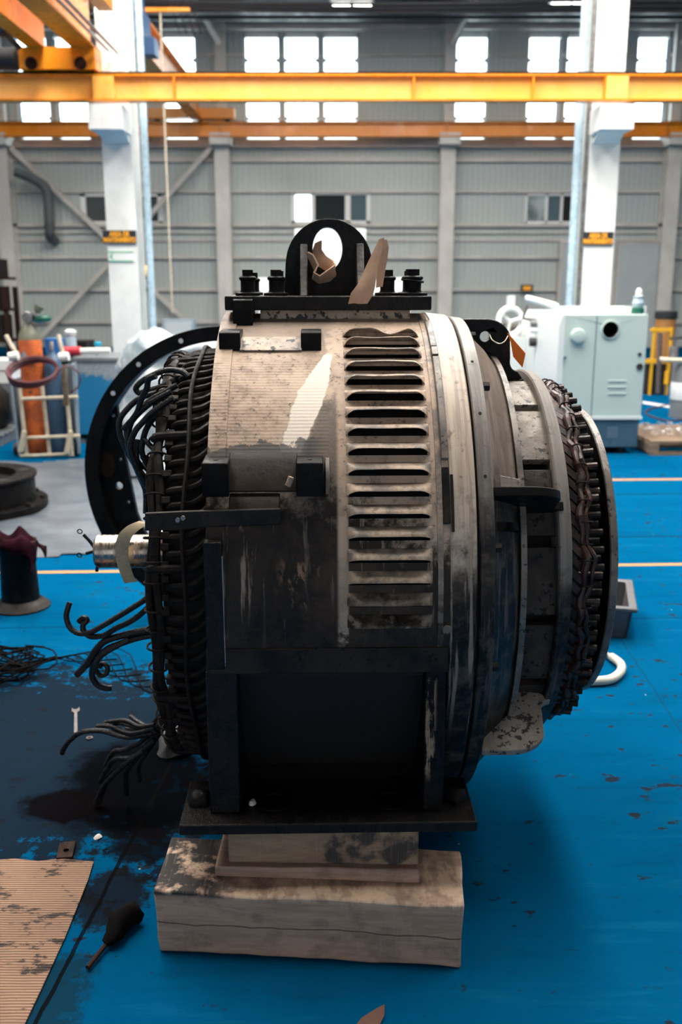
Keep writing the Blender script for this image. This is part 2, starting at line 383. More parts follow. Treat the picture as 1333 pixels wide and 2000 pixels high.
def wall_mat(name, ca, cb):
    t = NT(name); co = t.coord(); x, y, z = t.sep(co)
    n = t.noise(co, 0.5, 4, 0.6)
    col = t.mix(t.step(n, 0.3, 0.7), ca, cb)
    wv = t.n('ShaderNodeTexWave', bands_direction='X', wave_profile='TRI'); t.set(wv.inputs[0], co); wv.inputs['Scale'].default_value = 2.1
    col = t.mix(t.math('MULTIPLY', t.step(wv.outputs[1], 0.75, 1.0), 0.22), col, tuple(c*0.45 for c in ca))
    st = t.noise(t.mapv(co, (2.2, 1, 0.12)), 2.5, 4, 0.6)
    col = t.mix(t.math('MULTIPLY', t.step(st, 0.58, 0.75), 0.25), col, (0.10,0.10,0.10))
    t.bump(wv.outputs[1], 0.3, 0.02)
    return t.fin(col, 0.5)
M['wall'] = wall_mat('ribbed_wall_sheet', (0.41,0.46,0.445), (0.45,0.48,0.46))
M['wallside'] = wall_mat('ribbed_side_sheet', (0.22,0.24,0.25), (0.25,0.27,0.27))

def shell_mat(name='dusty_tan_stator_shell'):
    # uv: u = distance along the axis, v = arc length from the top
    t = NT(name); uv = t.coord('UV'); u, v, _ = t.sep(uv); ob = t.coord()
    n1 = t.noise(ob, 6, 6, 0.65); n2 = t.noise(ob, 24, 6, 0.7); n3 = t.noise(ob, 75, 4, 0.6)
    ver = t.noise(t.mapv(uv, (16, 1.3, 1)), 2.6, 5, 0.65)        # streaks running down the arc
    col = t.mix(t.step(n1, 0.36, 0.64), (0.58,0.435,0.325), (0.42,0.31,0.235))
    col = t.mix(t.math('MULTIPLY', t.step(n2, 0.52, 0.68), 0.55), col, (0.24,0.195,0.165))
    # stacked lamination lines on the left panel
    zone = t.math('MULTIPLY', t.step(u, -0.040, -0.055), t.math('MULTIPLY', t.step(v, 0.40, 0.44), t.step(v, 0.755, 0.72)))
    rid = t.math('SINE', t.math('MULTIPLY', v, 2*pi/0.0105))
    lamp = t.math('MULTIPLY', t.math('MULTIPLY', zone, t.step(n1, 0.40, 0.60, 0.25, 1.0)), t.step(t.math('ADD', rid, t.math('MULTIPLY', t.math('SUBTRACT', n2, 0.5), 5)), 0.2, 0.9))
    col = t.mix(t.math('MULTIPLY', lamp, 0.55), col, (0.25,0.175,0.125))
    n4 = t.noise(t.mapv(ob, (1,1.4,1.4)), 3.2, 6, 0.72)
    col = t.mix(t.math('MULTIPLY', t.step(n4, 0.56, 0.74), 0.45), col, (0.25,0.21,0.18))
    col = t.mix(t.math('MULTIPLY', t.step(n4, 0.45, 0.33), 0.5), col, (0.62,0.48,0.365))
    # scraped pale diagonal band
    cen = t.math('ADD', -0.044, t.math('MULTIPLY', t.math('SUBTRACT', v, 0.40), -0.30))
    hw = t.math('MINIMUM', t.math('ADD', 0.012, t.math('MULTIPLY', t.math('SUBTRACT', v, 0.395), 0.19)), t.math('SUBTRACT', 0.040, t.math('MULTIPLY', t.math('SUBTRACT', v, 0.53), 0.06)))
    dd = t.math('ABSOLUTE', t.math('SUBTRACT', u, cen))
    edge = t.math('ADD', t.math('SUBTRACT', hw, dd), t.math('MULTIPLY', t.math('SUBTRACT', n2, 0.5), 0.03))
    band = t.math('MULTIPLY', t.step(edge, -0.001, 0.003), t.math('MULTIPLY', t.step(v, 0.375, 0.40), t.step(v, 0.745, 0.715)))
    # speckle and grime
    grime = t.step(t.math('ADD', n3, t.math('MULTIPLY', n1, 0.55)), 0.86, 1.0)
    col = t.mix(t.math('MULTIPLY', grime, 0.7), col, (0.05,0.045,0.043))
    gs = t.math('ADD', t.math('MULTIPLY', t.math('SUBTRACT', n1, 0.5), 0.22), t.math('MULTIPLY', t.math('SUBTRACT', n2, 0.5), 0.25))
    # dark soot right of the scraped band and by the top seam
    r1 = t.math('MULTIPLY', t.step(t.math('SUBTRACT', u, cen), 0.02, 0.045), t.math('MULTIPLY', t.step(u, -0.018, -0.03), t.step(t.math('ADD', v, gs), 0.50, 0.60)))
    col = t.mix(t.math('MULTIPLY', r1, 0.75), col, (0.075,0.068,0.064))
    col = t.mix(band, col, (0.80,0.70,0.59))
    top = t.math('MULTIPLY', t.step(t.math('ADD', v, gs), 0.36, 0.26), t.step(t.math('ADD', u, gs), 0.02, -0.06))
    col = t.mix(t.math('MULTIPLY', top, 0.65), col, (0.12,0.10,0.088))
    patch = t.step(t.math('ADD', t.math('MULTIPLY', t.math('ABSOLUTE', t.math('SUBTRACT', v, 0.735)), 9), t.math('MULTIPLY', t.math('SUBTRACT', n1, 0.5), 3.2)), 0.32, 0.20)
    col = t.mix(t.math('MULTIPLY', t.math('MULTIPLY', patch, t.step(u, -0.04, -0.10)), 0.85), col, (0.075,0.078,0.082))
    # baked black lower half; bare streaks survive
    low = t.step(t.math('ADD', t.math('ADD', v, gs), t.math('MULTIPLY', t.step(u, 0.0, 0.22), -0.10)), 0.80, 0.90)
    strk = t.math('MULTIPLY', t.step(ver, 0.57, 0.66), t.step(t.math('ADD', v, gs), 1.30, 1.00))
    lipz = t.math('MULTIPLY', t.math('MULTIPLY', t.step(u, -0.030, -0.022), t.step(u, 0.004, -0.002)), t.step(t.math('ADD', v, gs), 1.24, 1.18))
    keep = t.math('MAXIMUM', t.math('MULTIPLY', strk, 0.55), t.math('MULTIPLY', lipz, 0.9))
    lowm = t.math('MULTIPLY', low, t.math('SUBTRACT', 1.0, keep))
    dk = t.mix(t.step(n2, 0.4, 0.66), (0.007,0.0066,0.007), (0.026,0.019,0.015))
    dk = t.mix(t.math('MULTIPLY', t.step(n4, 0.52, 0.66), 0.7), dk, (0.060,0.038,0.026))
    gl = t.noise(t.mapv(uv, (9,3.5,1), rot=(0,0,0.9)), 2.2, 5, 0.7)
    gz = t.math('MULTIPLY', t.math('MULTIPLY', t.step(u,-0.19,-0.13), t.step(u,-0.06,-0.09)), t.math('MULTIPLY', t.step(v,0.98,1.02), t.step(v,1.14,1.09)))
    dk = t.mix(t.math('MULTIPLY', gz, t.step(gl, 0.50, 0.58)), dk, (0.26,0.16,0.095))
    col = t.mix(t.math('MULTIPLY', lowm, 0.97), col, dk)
    h = t.math('ADD', t.math('MULTIPLY', t.math('MULTIPLY', rid, zone), 0.13), t.math('ADD', n2, t.math('MULTIPLY', n3, 0.5)))
    t.bump(h, 0.30, 0.004)
    return t.fin(col, t.step(n2, 0.3, 0.7, 0.38, 0.62), 0.0, 0.16)
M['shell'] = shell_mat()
def foot_mat():
    t = NT('black_foot_with_bare_streaks'); ob = t.coord(); x, y, z = t.sep(ob)
    a = t.noise(t.mapv(ob, (34, 8, 3.0)), 1.6, 5, 0.65); f = t.noise(ob, 40, 5, 0.65)
    m = t.math('MULTIPLY', t.step(t.math('ADD', a, t.math('MULTIPLY', t.math('SUBTRACT', f, 0.5), 0.3)), 0.52, 0.60), t.math('MULTIPLY', t.step(x, 0.196, 0.200), t.step(x, 0.228, 0.216)))
    col = t.mix(t.step(f, 0.4, 0.65), (0.004,0.004,0.0045), (0.013,0.011,0.010))
    col = t.mix(t.math('MULTIPLY', m, t.step(z, -0.42, -0.36)), col, (0.32,0.22,0.15)); t.bump(f, 0.6, 0.004)
    return t.fin(col, 0.5, 0, 0.15)
M['footstreak'] = foot_mat()

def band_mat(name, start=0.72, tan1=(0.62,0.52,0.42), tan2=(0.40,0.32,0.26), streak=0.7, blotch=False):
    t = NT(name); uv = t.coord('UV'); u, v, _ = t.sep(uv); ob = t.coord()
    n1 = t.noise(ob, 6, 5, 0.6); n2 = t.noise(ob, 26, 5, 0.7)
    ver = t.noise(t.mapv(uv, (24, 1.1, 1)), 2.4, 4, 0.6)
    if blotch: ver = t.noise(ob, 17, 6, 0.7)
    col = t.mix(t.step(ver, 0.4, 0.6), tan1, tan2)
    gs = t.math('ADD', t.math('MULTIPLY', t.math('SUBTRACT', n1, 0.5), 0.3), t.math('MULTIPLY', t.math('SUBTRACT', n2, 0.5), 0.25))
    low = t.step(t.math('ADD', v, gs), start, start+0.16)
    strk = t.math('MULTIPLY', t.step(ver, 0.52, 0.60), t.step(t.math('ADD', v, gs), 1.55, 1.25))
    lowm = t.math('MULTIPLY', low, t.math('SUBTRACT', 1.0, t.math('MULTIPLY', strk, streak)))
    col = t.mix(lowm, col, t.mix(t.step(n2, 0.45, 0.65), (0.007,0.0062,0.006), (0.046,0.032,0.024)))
    col = t.mix(t.math('MULTIPLY', t.step(n2, 0.58, 0.7), 0.6), col, (0.05,0.043,0.038))
    n5 = t.noise(ob, 11, 5, 0.7); col = t.mix(t.math('MULTIPLY', t.step(n5, 0.52, 0.66), 0.45), col, (0.11,0.09,0.075))
    t.bump(n2, 0.2, 0.003)
    return t.fin(col, t.step(n1, 0.3, 0.7, 0.34, 0.52), 0.0, 0.22)
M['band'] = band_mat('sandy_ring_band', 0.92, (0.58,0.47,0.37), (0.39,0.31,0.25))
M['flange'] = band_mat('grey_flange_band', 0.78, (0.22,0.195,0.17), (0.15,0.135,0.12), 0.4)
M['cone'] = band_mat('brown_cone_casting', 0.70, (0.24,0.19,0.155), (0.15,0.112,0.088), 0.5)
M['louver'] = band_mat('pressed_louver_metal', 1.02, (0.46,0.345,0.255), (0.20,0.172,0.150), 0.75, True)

def wood_mat(name, c1, c2, stretch, dark=0.4, big=False):
    t = NT(name); ob = t.coord(); co = t.mapv(ob, stretch)
    g = t.noise(co, 5, 6, 0.65, 0.4); n = t.noise(ob, 7, 5, 0.6); f = t.noise(ob, 30, 4, 0.6)
    col = t.mix(t.step(g, 0.35, 0.65), c1, c2)
    stain = t.step(t.math('ADD', n, t.math('MULTIPLY', f, 0.3)), 0.68, 0.80)
    if big:
        x, y, z = t.sep(ob)
        up = t.step(z, 0.162, 0.178); lf = t.step(t.math('ADD', x, t.math('MULTIPLY', t.math('SUBTRACT', n, 0.5), 0.25)), -0.16, -0.26)
        fresh = t.noise(t.mapv(ob, (6, 3, 3)), 4, 5, 0.65)
        col = t.mix(t.math('MULTIPLY', t.math('MULTIPLY', up, t.step(fresh, 0.42, 0.55)), 0.8), col, (0.70,0.52,0.37))
        patch = t.step(t.math('ADD', n, t.math('MULTIPLY', f, 0.45)), 0.62, 0.76)
        col = t.mix(t.math('MULTIPLY', t.math('MULTIPLY', patch, up), t.math('MULTIPLY', t.math('ADD', lf, 0.35), 0.75)), col, (0.022,0.019,0.020))
        wht = t.noise(t.mapv(ob, (3, 3, 9)), 3.5, 5, 0.6); col = t.mix(t.math('MULTIPLY', t.step(wht, 0.6, 0.75), 0.3), col, (0.40,0.36,0.34))
        crk = t.math('ABSOLUTE', t.math('ADD', t.math('SUBTRACT', z, 0.088), t.math('MULTIPLY', t.math('SUBTRACT', t.noise(t.mapv(ob,(1,0,0)), 4, 3, 0.5), 0.5), 0.05)))
        col = t.mix(t.math('MULTIPLY', t.step(crk, 0.0022, 0.0012), 0.8), col, (0.03,0.022,0.018))
        stain = t.math('MULTIPLY', stain, 0.35)
    col = t.mix(t.math('MULTIPLY', stain, dark), col, (0.03,0.026,0.025))
    saw = t.noise(t.mapv(ob, (90, 3, 3)), 3, 2, 0.5); col = t.mix(t.math('MULTIPLY', t.step(saw, 0.55, 0.75), 0.18), col, (0.5,0.42,0.36))
    t.bump(t.math('ADD', g, t.math('MULTIPLY', saw, 0.3)), 0.35, 0.004)
    return t.fin(col, 0.75)
M['timber'] = wood_mat('sawn_timber', (0.50,0.335,0.245), (0.37,0.245,0.18), (1.2,9,9), 0.75, True)
M['timber2'] = wood_mat('oiled_timber', (0.36,0.235,0.14), (0.25,0.155,0.095), (1.5,8,8), 0.9)

def card_mat(name, corr=True):
    t = NT(name); ob = t.coord(); x, y, z = t.sep(ob)
    n = t.noise(ob, 5, 6, 0.65); f = t.noise(ob, 22, 5, 0.65)
    col = t.mix(t.step(n, 0.35, 0.65), (0.33,0.20,0.13), (0.255,0.155,0.10)) if corr else t.mix(t.step(n, 0.35, 0.65), (0.60,0.40,0.28), (0.46,0.29,0.19))
    if corr:
        s = t.math('SINE', t.math('MULTIPLY', t.math('ADD', y, t.math('MULTIPLY', n, 0.008)), 2*pi/0.0098))
        col = t.mix(t.step(s, -0.2, 0.9), col, (0.19,0.105,0.062)); t.bump(s, 0.5, 0.004)
        spt = t.noise(t.mapv(ob, (5, 13, 1), rot=(0,0,0.6)), 1.5, 5, 0.7)
        col = t.mix(t.math('MULTIPLY', t.step(t.math('ADD', spt, t.math('MULTIPLY', f, 0.35)), 0.73, 0.80), 0.92), col, (0.014,0.010,0.009))
    return t.fin(col, 0.85)
M['card'] = card_mat('corrugated_cardboard'); M['cardplain'] = card_mat('plain_cardboard', False)

def sheet_mat():
    t = NT('cloudy_plastic_sheet'); ob = t.coord(); n = t.noise(ob, 3, 6, 0.65); f = t.noise(t.mapv(ob, (1,2.5,1)), 9, 5, 0.65)
    col = t.mix(t.step(n, 0.35, 0.65), (0.075,0.092,0.112), (0.13,0.15,0.172))
    col = t.mix(t.math('MULTIPLY', t.step(f, 0.58, 0.7), 0.5), col, (0.02,0.07,0.115))
    t.bump(f, 0.5, 0.02)
    return t.fin(col, 0.3, 0, 0.5)
M['sheet'] = sheet_mat()
M['wrap'] = mat('white_plastic_wrap', (0.52,0.58,0.61), (0.36,0.43,0.47), 5, 0.25, 0, 0.6, 14)
def bin_mat():
    t = NT('grey_bin_with_blue_paint'); ob = t.coord(); n = t.noise(ob, 1.8, 5, 0.65); f = t.noise(ob, 22, 4, 0.6); x, y, z = t.sep(ob)
    col = t.mix(t.step(f, 0.4, 0.6), (0.22,0.26,0.28), (0.30,0.34,0.36))
    col = t.mix(t.step(t.math('ADD', z, t.math('MULTIPLY', t.math('SUBTRACT', n, 0.5), 1.0)), 0.68, 0.62), col, (0.008,0.16,0.32))
    return t.fin(col, 0.5)
M['bin'] = bin_mat()

# ================================================================== THE HALL
YW, YC = 26.8, 12.35          # back wall face, crane columns
XW = 15.0
struct(MB().span((-XW,-7,-0.12), (XW,YW+0.3,0)).build('floor', M['floor']))

def wall_with_holes(x0, x1, z0, z1, holes, y, th):
    xs = sorted({x0, x1, *[h[0] for h in holes], *[h[1] for h in holes]}); zs = sorted({z0, z1, *[h[2] for h in holes], *[h[3] for h in holes]})
    b = MB()
    for i in range(len(xs)-1):
        for j in range(len(zs)-1):
            cx, cz = (xs[i]+xs[i+1])/2, (zs[j]+zs[j+1])/2
            if any(h[0] < cx < h[1] and h[2] < cz < h[3] for h in holes): continue
            b.span((xs[i], y, zs[j]), (xs[i+1], y+th, zs[j+1]))
    return b
zt = at(666, 64, YW).z; zb = at(666, 274, YW).z
upper = []
for a, b_ in ((34,100),(109,176),(321,387),(479,548),(555,624),(631,700),(887,951),(1027,1094),(1101,1168),(1237,1302)):
    upper.append((at(a, 215, YW).x, at(b_, 215, YW).x, zb, zt))
lower = []
for a, b_, y0, y1 in ((157,317,379,437),(569,724,376,436),(1028,1150,378,437)):
    lower.append((at(a, y0, YW).x, at(b_, y0, YW).x, at(666, y1, YW).z, at(666, y0, YW).z))
WALLTOP = CEIL_Z
struct(wall_with_holes(-XW, XW, 0, WALLTOP, upper+lower, YW, 0.2).build('wall_back', M['wall']))
struct(MB().span((-XW-0.2,-7,0), (-XW,YW+0.2,CEIL_Z)).build('wall_left', M['wallside']))
struct(MB().span((XW,-7,0), (XW+0.2,YW+0.2,CEIL_Z)).build('wall_right', M['wallside']))
FILL_DOORS = [(-8.0,-1.2,0.0,5.2), (1.2,8.0,0.0,5.2)]  # unseen doors added behind the camera to carry the fill panels
struct(wall_with_holes(-XW, XW, 0, CEIL_Z, FILL_DOORS, -7.2, 0.2).build('wall_front', M['wallside']))
for i, (x0, x1, z0, z1) in enumerate(FILL_DOORS):
    d = MB(); d.span((x0,-7.1,z1-0.08), (x1,-7.02,z1)); d.span((x0,-7.1,z0), (x0+0.08,-7.02,z1)); d.span((x1-0.08,-7.1,z0), (x1,-7.02,z1)); d.span(((x0+x1)/2-0.04,-7.1,z0), ((x0+x1)/2+0.04,-7.02,z1))
    do = struct(d.build('door_%d' % (10+i), M['frame_white']))
    MB().span((x0+0.08,-7.08,z0), (x1-0.08,-7.05,z1-0.08)).build('fill_panel', emis('door_fill_glow', (0.93,0.97,1.0), DOORFILL), do)
struct(MB().span((-XW,-7,CEIL_Z), (XW,YW+0.2,CEIL_Z+0.15)).build('ceiling', M['roofdark']))
for i, (cx, y0, y1, wd, k) in enumerate(ROOFLIGHTS):
    e = emis('daylit_rooflight_sheet', (1.0,0.955,0.89), SKYLIGHT*k)
    fr = struct(MB().span((cx-wd/2-0.06,y0-0.06,CEIL_Z-0.03), (cx+wd/2+0.06,y1+0.06,CEIL_Z)).build('window_%d' % (30+i), M['roofdark']))
    MB().span((cx-wd/2,y0,CEIL_Z-0.05), (cx+wd/2,y1,CEIL_Z-0.031)).build('pane', e, fr)

# upper windows: frame, two pivoting sashes, hinges, panes
for i, (x0, x1, z0, z1) in enumerate(upper):
    f = MB(); t = 0.04; zm = at(666,174,YW).z
    for a, b_ in (((x0,z0),(x0+t,z1)), ((x1-t,z0),(x1,z1)), ((x0,z0),(x1,z0+t)), ((x0,z1-0.11),(x1,z1)), ((x0,zm-0.02),(x1,zm+0.02))):
        f.span((a[0],YW+0.02,a[1]), (b_[0],YW+0.12,b_[1]))
    fo = struct(f.build('window_%d' % (i+1), M['frame_white']))
    MB().span((x0+t,YW+0.085,z0+t), (x1-t,YW+0.095,z1-0.1)).build('pane', M['glass'], fo)
    for zz in (at(666,117,YW).z, at(666,231,YW).z):
        for xx, sg in ((x0+t,1), (x1-t,-1)):
            MB().prism([(0,-0.06),(0.11*sg,0),(0,0.06)], (xx,YW+0.06,zz), (1,0,0), (0,0,1), 0.03).build('hinge', M['frame_grey'], fo)
    if i in (0,1,7,9):
        xs = x0+0.02 if i < 2 else x1-0.10
        MB().span((xs,YW+0.03,z0+0.05), (xs+0.08,YW+0.08,z1-0.13)).build('jamb', M['pipeblue'], fo)
# lower sliding windows
specs = [[(0.06,0.5,'greyglass'),(0.56,0.94,'greyglass')], [(0.05,0.25,'glass'),(0.30,0.68,'darkglass'),(0.75,0.95,'blueglass')], [(0.03,0.32,'paleglass'),(0.36,0.56,'blueglass'),(0.60,0.74,'deep'),(0.78,0.97,'darkglass')]]
for i, (x0, x1, z0, z1) in enumerate(lower):
    W = x1-x0; t = 0.06; f = MB(); f.span((x0,YW-0.03,z0), (x1,YW+0.1,z0+t)); f.span((x0,YW-0.03,z1-t), (x1,YW+0.1,z1))
    edges = [0.0]+[q for s in specs[i] for q in s[:2]]+[1.0]
    for k in range(0, len(edges), 2): f.span((x0+W*edges[k],YW-0.03,z0), (x0+W*edges[k+1],YW+0.1,z1))
    fo = struct(f.build('window_%d' % (20+i), M['frame_white']))
    for a, b_, mm in specs[i]: MB().span((x0+W*a,YW+0.03,z0+t), (x0+W*b_,YW+0.04,z1-t)).build('pane', M[mm], fo)

# horizontal wall rails
for k, (py, hh, dd) in enumerate(((55,0.12,0.18),(108,0.07,0.10),(284,0.15,0.22),(314,0.08,0.12),(375,0.06,0.10),(440,0.09,0.14),(455,0.04,0.08),(470,0.04,0.06),(503,0.08,0.12),(566,0.08,0.12),(629,0.08,0.12))):
    z = at(666, py, YW).z
    cuts = [-XW]+[q for h in upper for q in (h[0]-0.02, h[1]+0.02)]+[XW] if py == 108 else [-XW, XW]
    g = MB()
    for q in range(0, len(cuts), 2):
        if cuts[q+1] > cuts[q]: g.span((cuts[q],YW-dd,z-hh/2), (cuts[q+1],YW,z+hh/2))
    struct(g.build('trim_%d' % (k+1), M['girt']))
# wall columns with brackets
for px in (14, 438, 872, 1306):
    x = at(px, 420, YW-0.3).x; m = MB(); zt2 = at(666, 287, YW-0.3).z
    m.span((x-0.19,YW-0.50,0), (x+0.19,YW-0.46,zt2)); m.span((x-0.02,YW-0.46,0), (x+0.02,YW-0.14,zt2)); m.span((x-0.19,YW-0.14,0), (x+0.19,YW-0.1,zt2))
    m.span((x-0.13,YW-0.3,zt2), (x+0.13,YW-0.1,CEIL_Z)); m.span((x-0.27,YW-0.85,zt2), (x+0.27,YW-0.1,zt2+0.28))
    m.bar((x,YW-0.35,CEIL_Z-0.9), (x-0.5 if px < 666 else x+0.5,YW-1.1,CEIL_Z-0.05), 0.1, 0.1)
    struct(m.build('column', M['wallcol']))
# diagonal wall braces
for (ax, ay, bx, by) in ((20,288,205,462),(418,283,262,455),(212,515,80,660),(275,545,380,640),(915,20,885,95),(400,20,432,95)):
    struct(MB().bar(at(ax,ay,YW-0.32), at(bx,by,YW-0.32), 0.13, 0.10, (0,1,0)).build('trim_20', M['girt']))
# doors at the right
def hall_door(n, px0, px1, pyt):
    x0, x1, z1 = at(px0,pyt+50,YW-0.2).x, at(px1,pyt+50,YW-0.2).x, at(666,pyt,YW-0.2).z
    d = struct(MB().span((x0,YW-0.26,0), (x1,YW-0.2,z1)).build('door_%d' % n, M['door']))
    f = MB(); f.span((x0-0.06,YW-0.28,0), (x0,YW-0.18,z1)); f.span((x1,YW-0.28,0), (x1+0.06,YW-0.18,z1)); f.span((x0-0.06,YW-0.28,z1), (x1+0.06,YW-0.18,z1+0.07)); f.build('door_frame', M['girt'], d)
    MB().span((x1-0.2,YW-0.31,1.0), (x1-0.14,YW-0.261,1.18)).build('door_handle', M['steel'], d)
hall_door(1, 1096, 1197, 474); hall_door(2, 1207, 1302, 478)

# big white crane columns with corbels
for px, sgn in ((231,1), (1180,-1)):
    x = at(px, 330, YC).x; m = MB(); zc = at(666, 247, YC-0.3).z; wv = 0.185
    m.span((x-wv,YC,0), (x+wv,YC+0.03,CEIL_Z)); m.span((x-0.02,YC+0.03,0), (x+0.02,YC+0.42,CEIL_Z)); m.span((x-wv,YC+0.42,0), (x+wv,YC+0.45,CEIL_Z))
    m.span((x-wv-0.02,YC-0.52,at(666,199,YC-0.6).z-0.28), (x+wv,YC,at(666,199,YC-0.6).z-0.005))
    m.prism([(-0.25,0),(0,0),(0,-0.10)], (x,YC,at(666,199,YC-0.6).z-0.279), (0,1,0), (0,0,1), 0.32)
    struct(m.build('column', M['white']))

def sign(px0, py0, px1, py1, Y, label):
    a, b = at(px0,py1,Y), at(px1,py0,Y); W, Hh = b.x-a.x, b.z-a.z
    t = thing('area_sign', label, 'sign', ((a.x+b.x)/2, Y, a.z))
    MB().span((-W/2,-0.015,0), (W/2,0.004,Hh)).build('sign_board', M['signblack'], t)
    for txt, sz, zz, wmax in (('AREA DE', 0.36, 0.56, 0.60), ('MANTENIMIENTO', 0.36, 0.12, 0.97)):
        cu = bpy.data.curves.new('lettering', 'FONT'); cu.body = txt; cu.size = Hh*0.5; cu.align_x = 'CENTER'; cu.extrude = 0.001; cu.offset = 0.004
        tmp = bpy.data.objects.new('tmp', cu); me = bpy.data.meshes.new_from_object(tmp); bpy.data.objects.remove(tmp); me.name = 'lettering'
        wd = max(v.co.x for v in me.vertices)-min(v.co.x for v in me.vertices)
        for v in me.vertices: v.co.x *= W*wmax/wd
        me.materials.append(M['signorange']); o = bpy.data.objects.new('lettering', me); COL.objects.link(o); o.parent = t
        o.location = (0, -0.018, Hh*zz); o.rotation_euler = (pi/2, 0, 0)
sign(202, 450, 266, 476, YC-0.01, 'black area sign with orange letters on the white column above the green arrow sign')
sign(1138, 453, 1199, 479, YC-0.01, 'black area sign with orange letters on the white column behind the mint green machine')
a, b = at(213,511,YC), at(261,491,YC)
t = thing('arrow_sign', 'small white sign with a green left arrow on the white column', 'sign', ((a.x+b.x)/2, YC, a.z)); W, Hh = b.x-a.x, b.z-a.z
MB().span((-W/2,-0.012,0), (W/2,0.0,Hh)).build('sign_board', M['white'], t)
MB().span((-W/2,-0.016,Hh*0.88), (W/2,-0.0125,Hh)).build('border', M['signgreen'], t); MB().span((-W/2,-0.016,0), (W/2,-0.0125,Hh*0.1)).build('border', M['signgreen'], t)
MB().prism([(-W*0.47,Hh*0.5),(-W*0.30,Hh*0.9),(-W*0.36,Hh*0.5),(-W*0.30,Hh*0.1)], (0,-0.0145,0), (1,0,0), (0,0,1), 0.004).build('arrow', M['signgreen'], t)
for nm, lab, px0, py0, px1, py1, col in (('wall_notice','small orange notice on the back wall rail above the hand wheel',1018,556,1042,570,'signorange'),):
    a, b = at(px0,py1,YW-0.2), at(px1,py0,YW-0.2)
    t = thing(nm, lab, 'sign', ((a.x+b.x)/2, YW-0.2, a.z)); W, Hh = b.x-a.x, b.z-a.z
    MB().span((-W/2,-0.01,0), (W/2,0.08,Hh)).build('notice_board', M['signblack'], t); MB().span((-W*0.34,-0.014,Hh*0.18), (W*0.34,-0.0105,Hh*0.82)).build('print', M[col], t)

# conduits beside the columns
def pipe(name, label, pts, r, m, cat='pipe', group=None, seg=10):
    return tag(MB().tube(pts, r, seg).build(name, M[m]), label, cat, group)
xl = at(258,330,YC).x
pipe('conduit_pipe', 'pale blue conduit running up the right side of the left white column', [(xl+0.12,YC+0.25,0.3),(xl+0.12,YC+0.25,CEIL_Z-0.02)], 0.045, 'pipeblue')
xr = at(1140,330,YC).x
pipe('conduit_pipe', 'thick pale blue conduit up the left side of the right white column', [(xr-0.03,YC+0.2,0.3),(xr-0.03,YC+0.2,CEIL_Z-0.02)], 0.055, 'pipeblue')
pipe('conduit_pipe', 'slim grey conduit squeezed between blue conduit and right white column', [(xr+0.09,YC+0.22,0.3),(xr+0.09,YC+0.22,CEIL_Z-0.02)], 0.035, 'steel')
# black extraction duct on the wall at the left
tag(MB().tube([at(30,335,YW-0.75), at(70,352,YW-0.75), at(92,375,YW-0.75), at(97,440,YW-0.75), at(98,462,YW-0.6), at(108,470,YW-0.02)], 0.13, 12, sub=5).build('exhaust_duct', M['roofdark']), 'dark bent duct on the back wall left of the left white column', 'duct')

# ---- orange runway beams
def runway(label, Y, x0, x1, ztop, zbot, wid, stiff, paint):
    t = thing('crane_beam', label, 'crane beam', ((x0+x1)/2, Y, zbot)); hh = ztop-zbot; L = (x1-x0)/2; ft = hh*0.075
    MB().span((-L,-wid/2,hh-ft), (L,wid/2,hh)).build('flange', M['orange'], t); MB().span((-L,-wid/2,0), (L,wid/2,ft)).build('flange', M['orange'], t)
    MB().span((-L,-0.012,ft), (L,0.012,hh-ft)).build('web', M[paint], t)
    for s in stiff: MB().span((s-(x0+x1)/2-0.012,-wid/2*0.9,ft), (s-(x0+x1)/2+0.012,-0.0125,hh-ft)).build('stiffener', M['orange'], t)
    MB().span((-L,-0.03,hh), (L,0.03,hh+0.035)).build('rail', M['rust'], t)
    return t
YB = YC-0.38
runway('long orange crane beam in front of both white columns', YB, -9.5, 9.5, at(666,147,YB).z, at(666,199,YB).z, 0.17, [at(p,170,YB).x for p in (342,808,1040,1180)], 'orange_glare')
YB2 = YW-0.75
for o_ in [q for q in COL.objects if q.name.startswith('crane_beam')][:1]:
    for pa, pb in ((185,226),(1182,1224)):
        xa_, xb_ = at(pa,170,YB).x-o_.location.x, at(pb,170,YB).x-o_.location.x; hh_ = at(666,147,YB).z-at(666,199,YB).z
        MB().span((xa_,-0.084,hh_*0.08), (xb_,-0.02,hh_*0.92)).build('cover_plate', M['orange_glare'], o_)
runway('orange crane beam along the back wall below the high windows', YB2, -14.0, 14.0, at(666,240,YB2).z, at(666,268,YB2).z, 0.28, [at(p,250,YB2).x for p in (180,432,873,1300)], 'orange')

# ---- near bridge crane (top left) on the first beam
zr = at(666,147,YB).z+0.035
xg = at(172,108,YB).x
t = thing('bridge_crane', 'orange bridge crane resting on the near crane beam, top left', 'crane', (xg, YB, zr))
ec = MB().span((-0.76,-0.16,0.0), (0.12,0.16,0.235)).build('end_carriage', M['orange'], t)
for xx in (-0.62,-0.05): MB().cyl((xx,-0.175,0.06), (xx,-0.16,0.06), 0.07).build('wheel', M['rust'], t)
for xx, wd in ((-0.02,0.27), (-0.56,0.20)):
    g = MB(); g.span((xx-wd/2,-13,0.235), (xx+wd/2,0.14,0.26)); g.span((xx-wd/2,-13,0.80), (xx+wd/2,0.14,0.83)); g.span((xx-0.03,-13,0.26), (xx+0.03,0.12,0.80)); g.build('girder', M['orange'], t)
for xx, zz in ((0.17,0.30), (0.28,0.27)): MB().tube([(xx,-13,zz),(xx,0.30,zz)], 0.020, 8).build('guide_rail', M['steel'], t)
MB().span((0.36,-13,0.42), (0.52,-0.9,0.66)).build('walkway', M['orange'], t)
h = MB().cyl((-0.86,-0.9,0.42), (-0.86,-0.45,0.42), 0.11, seg=18).build('hoist_motor', M['hoistblue'], t)
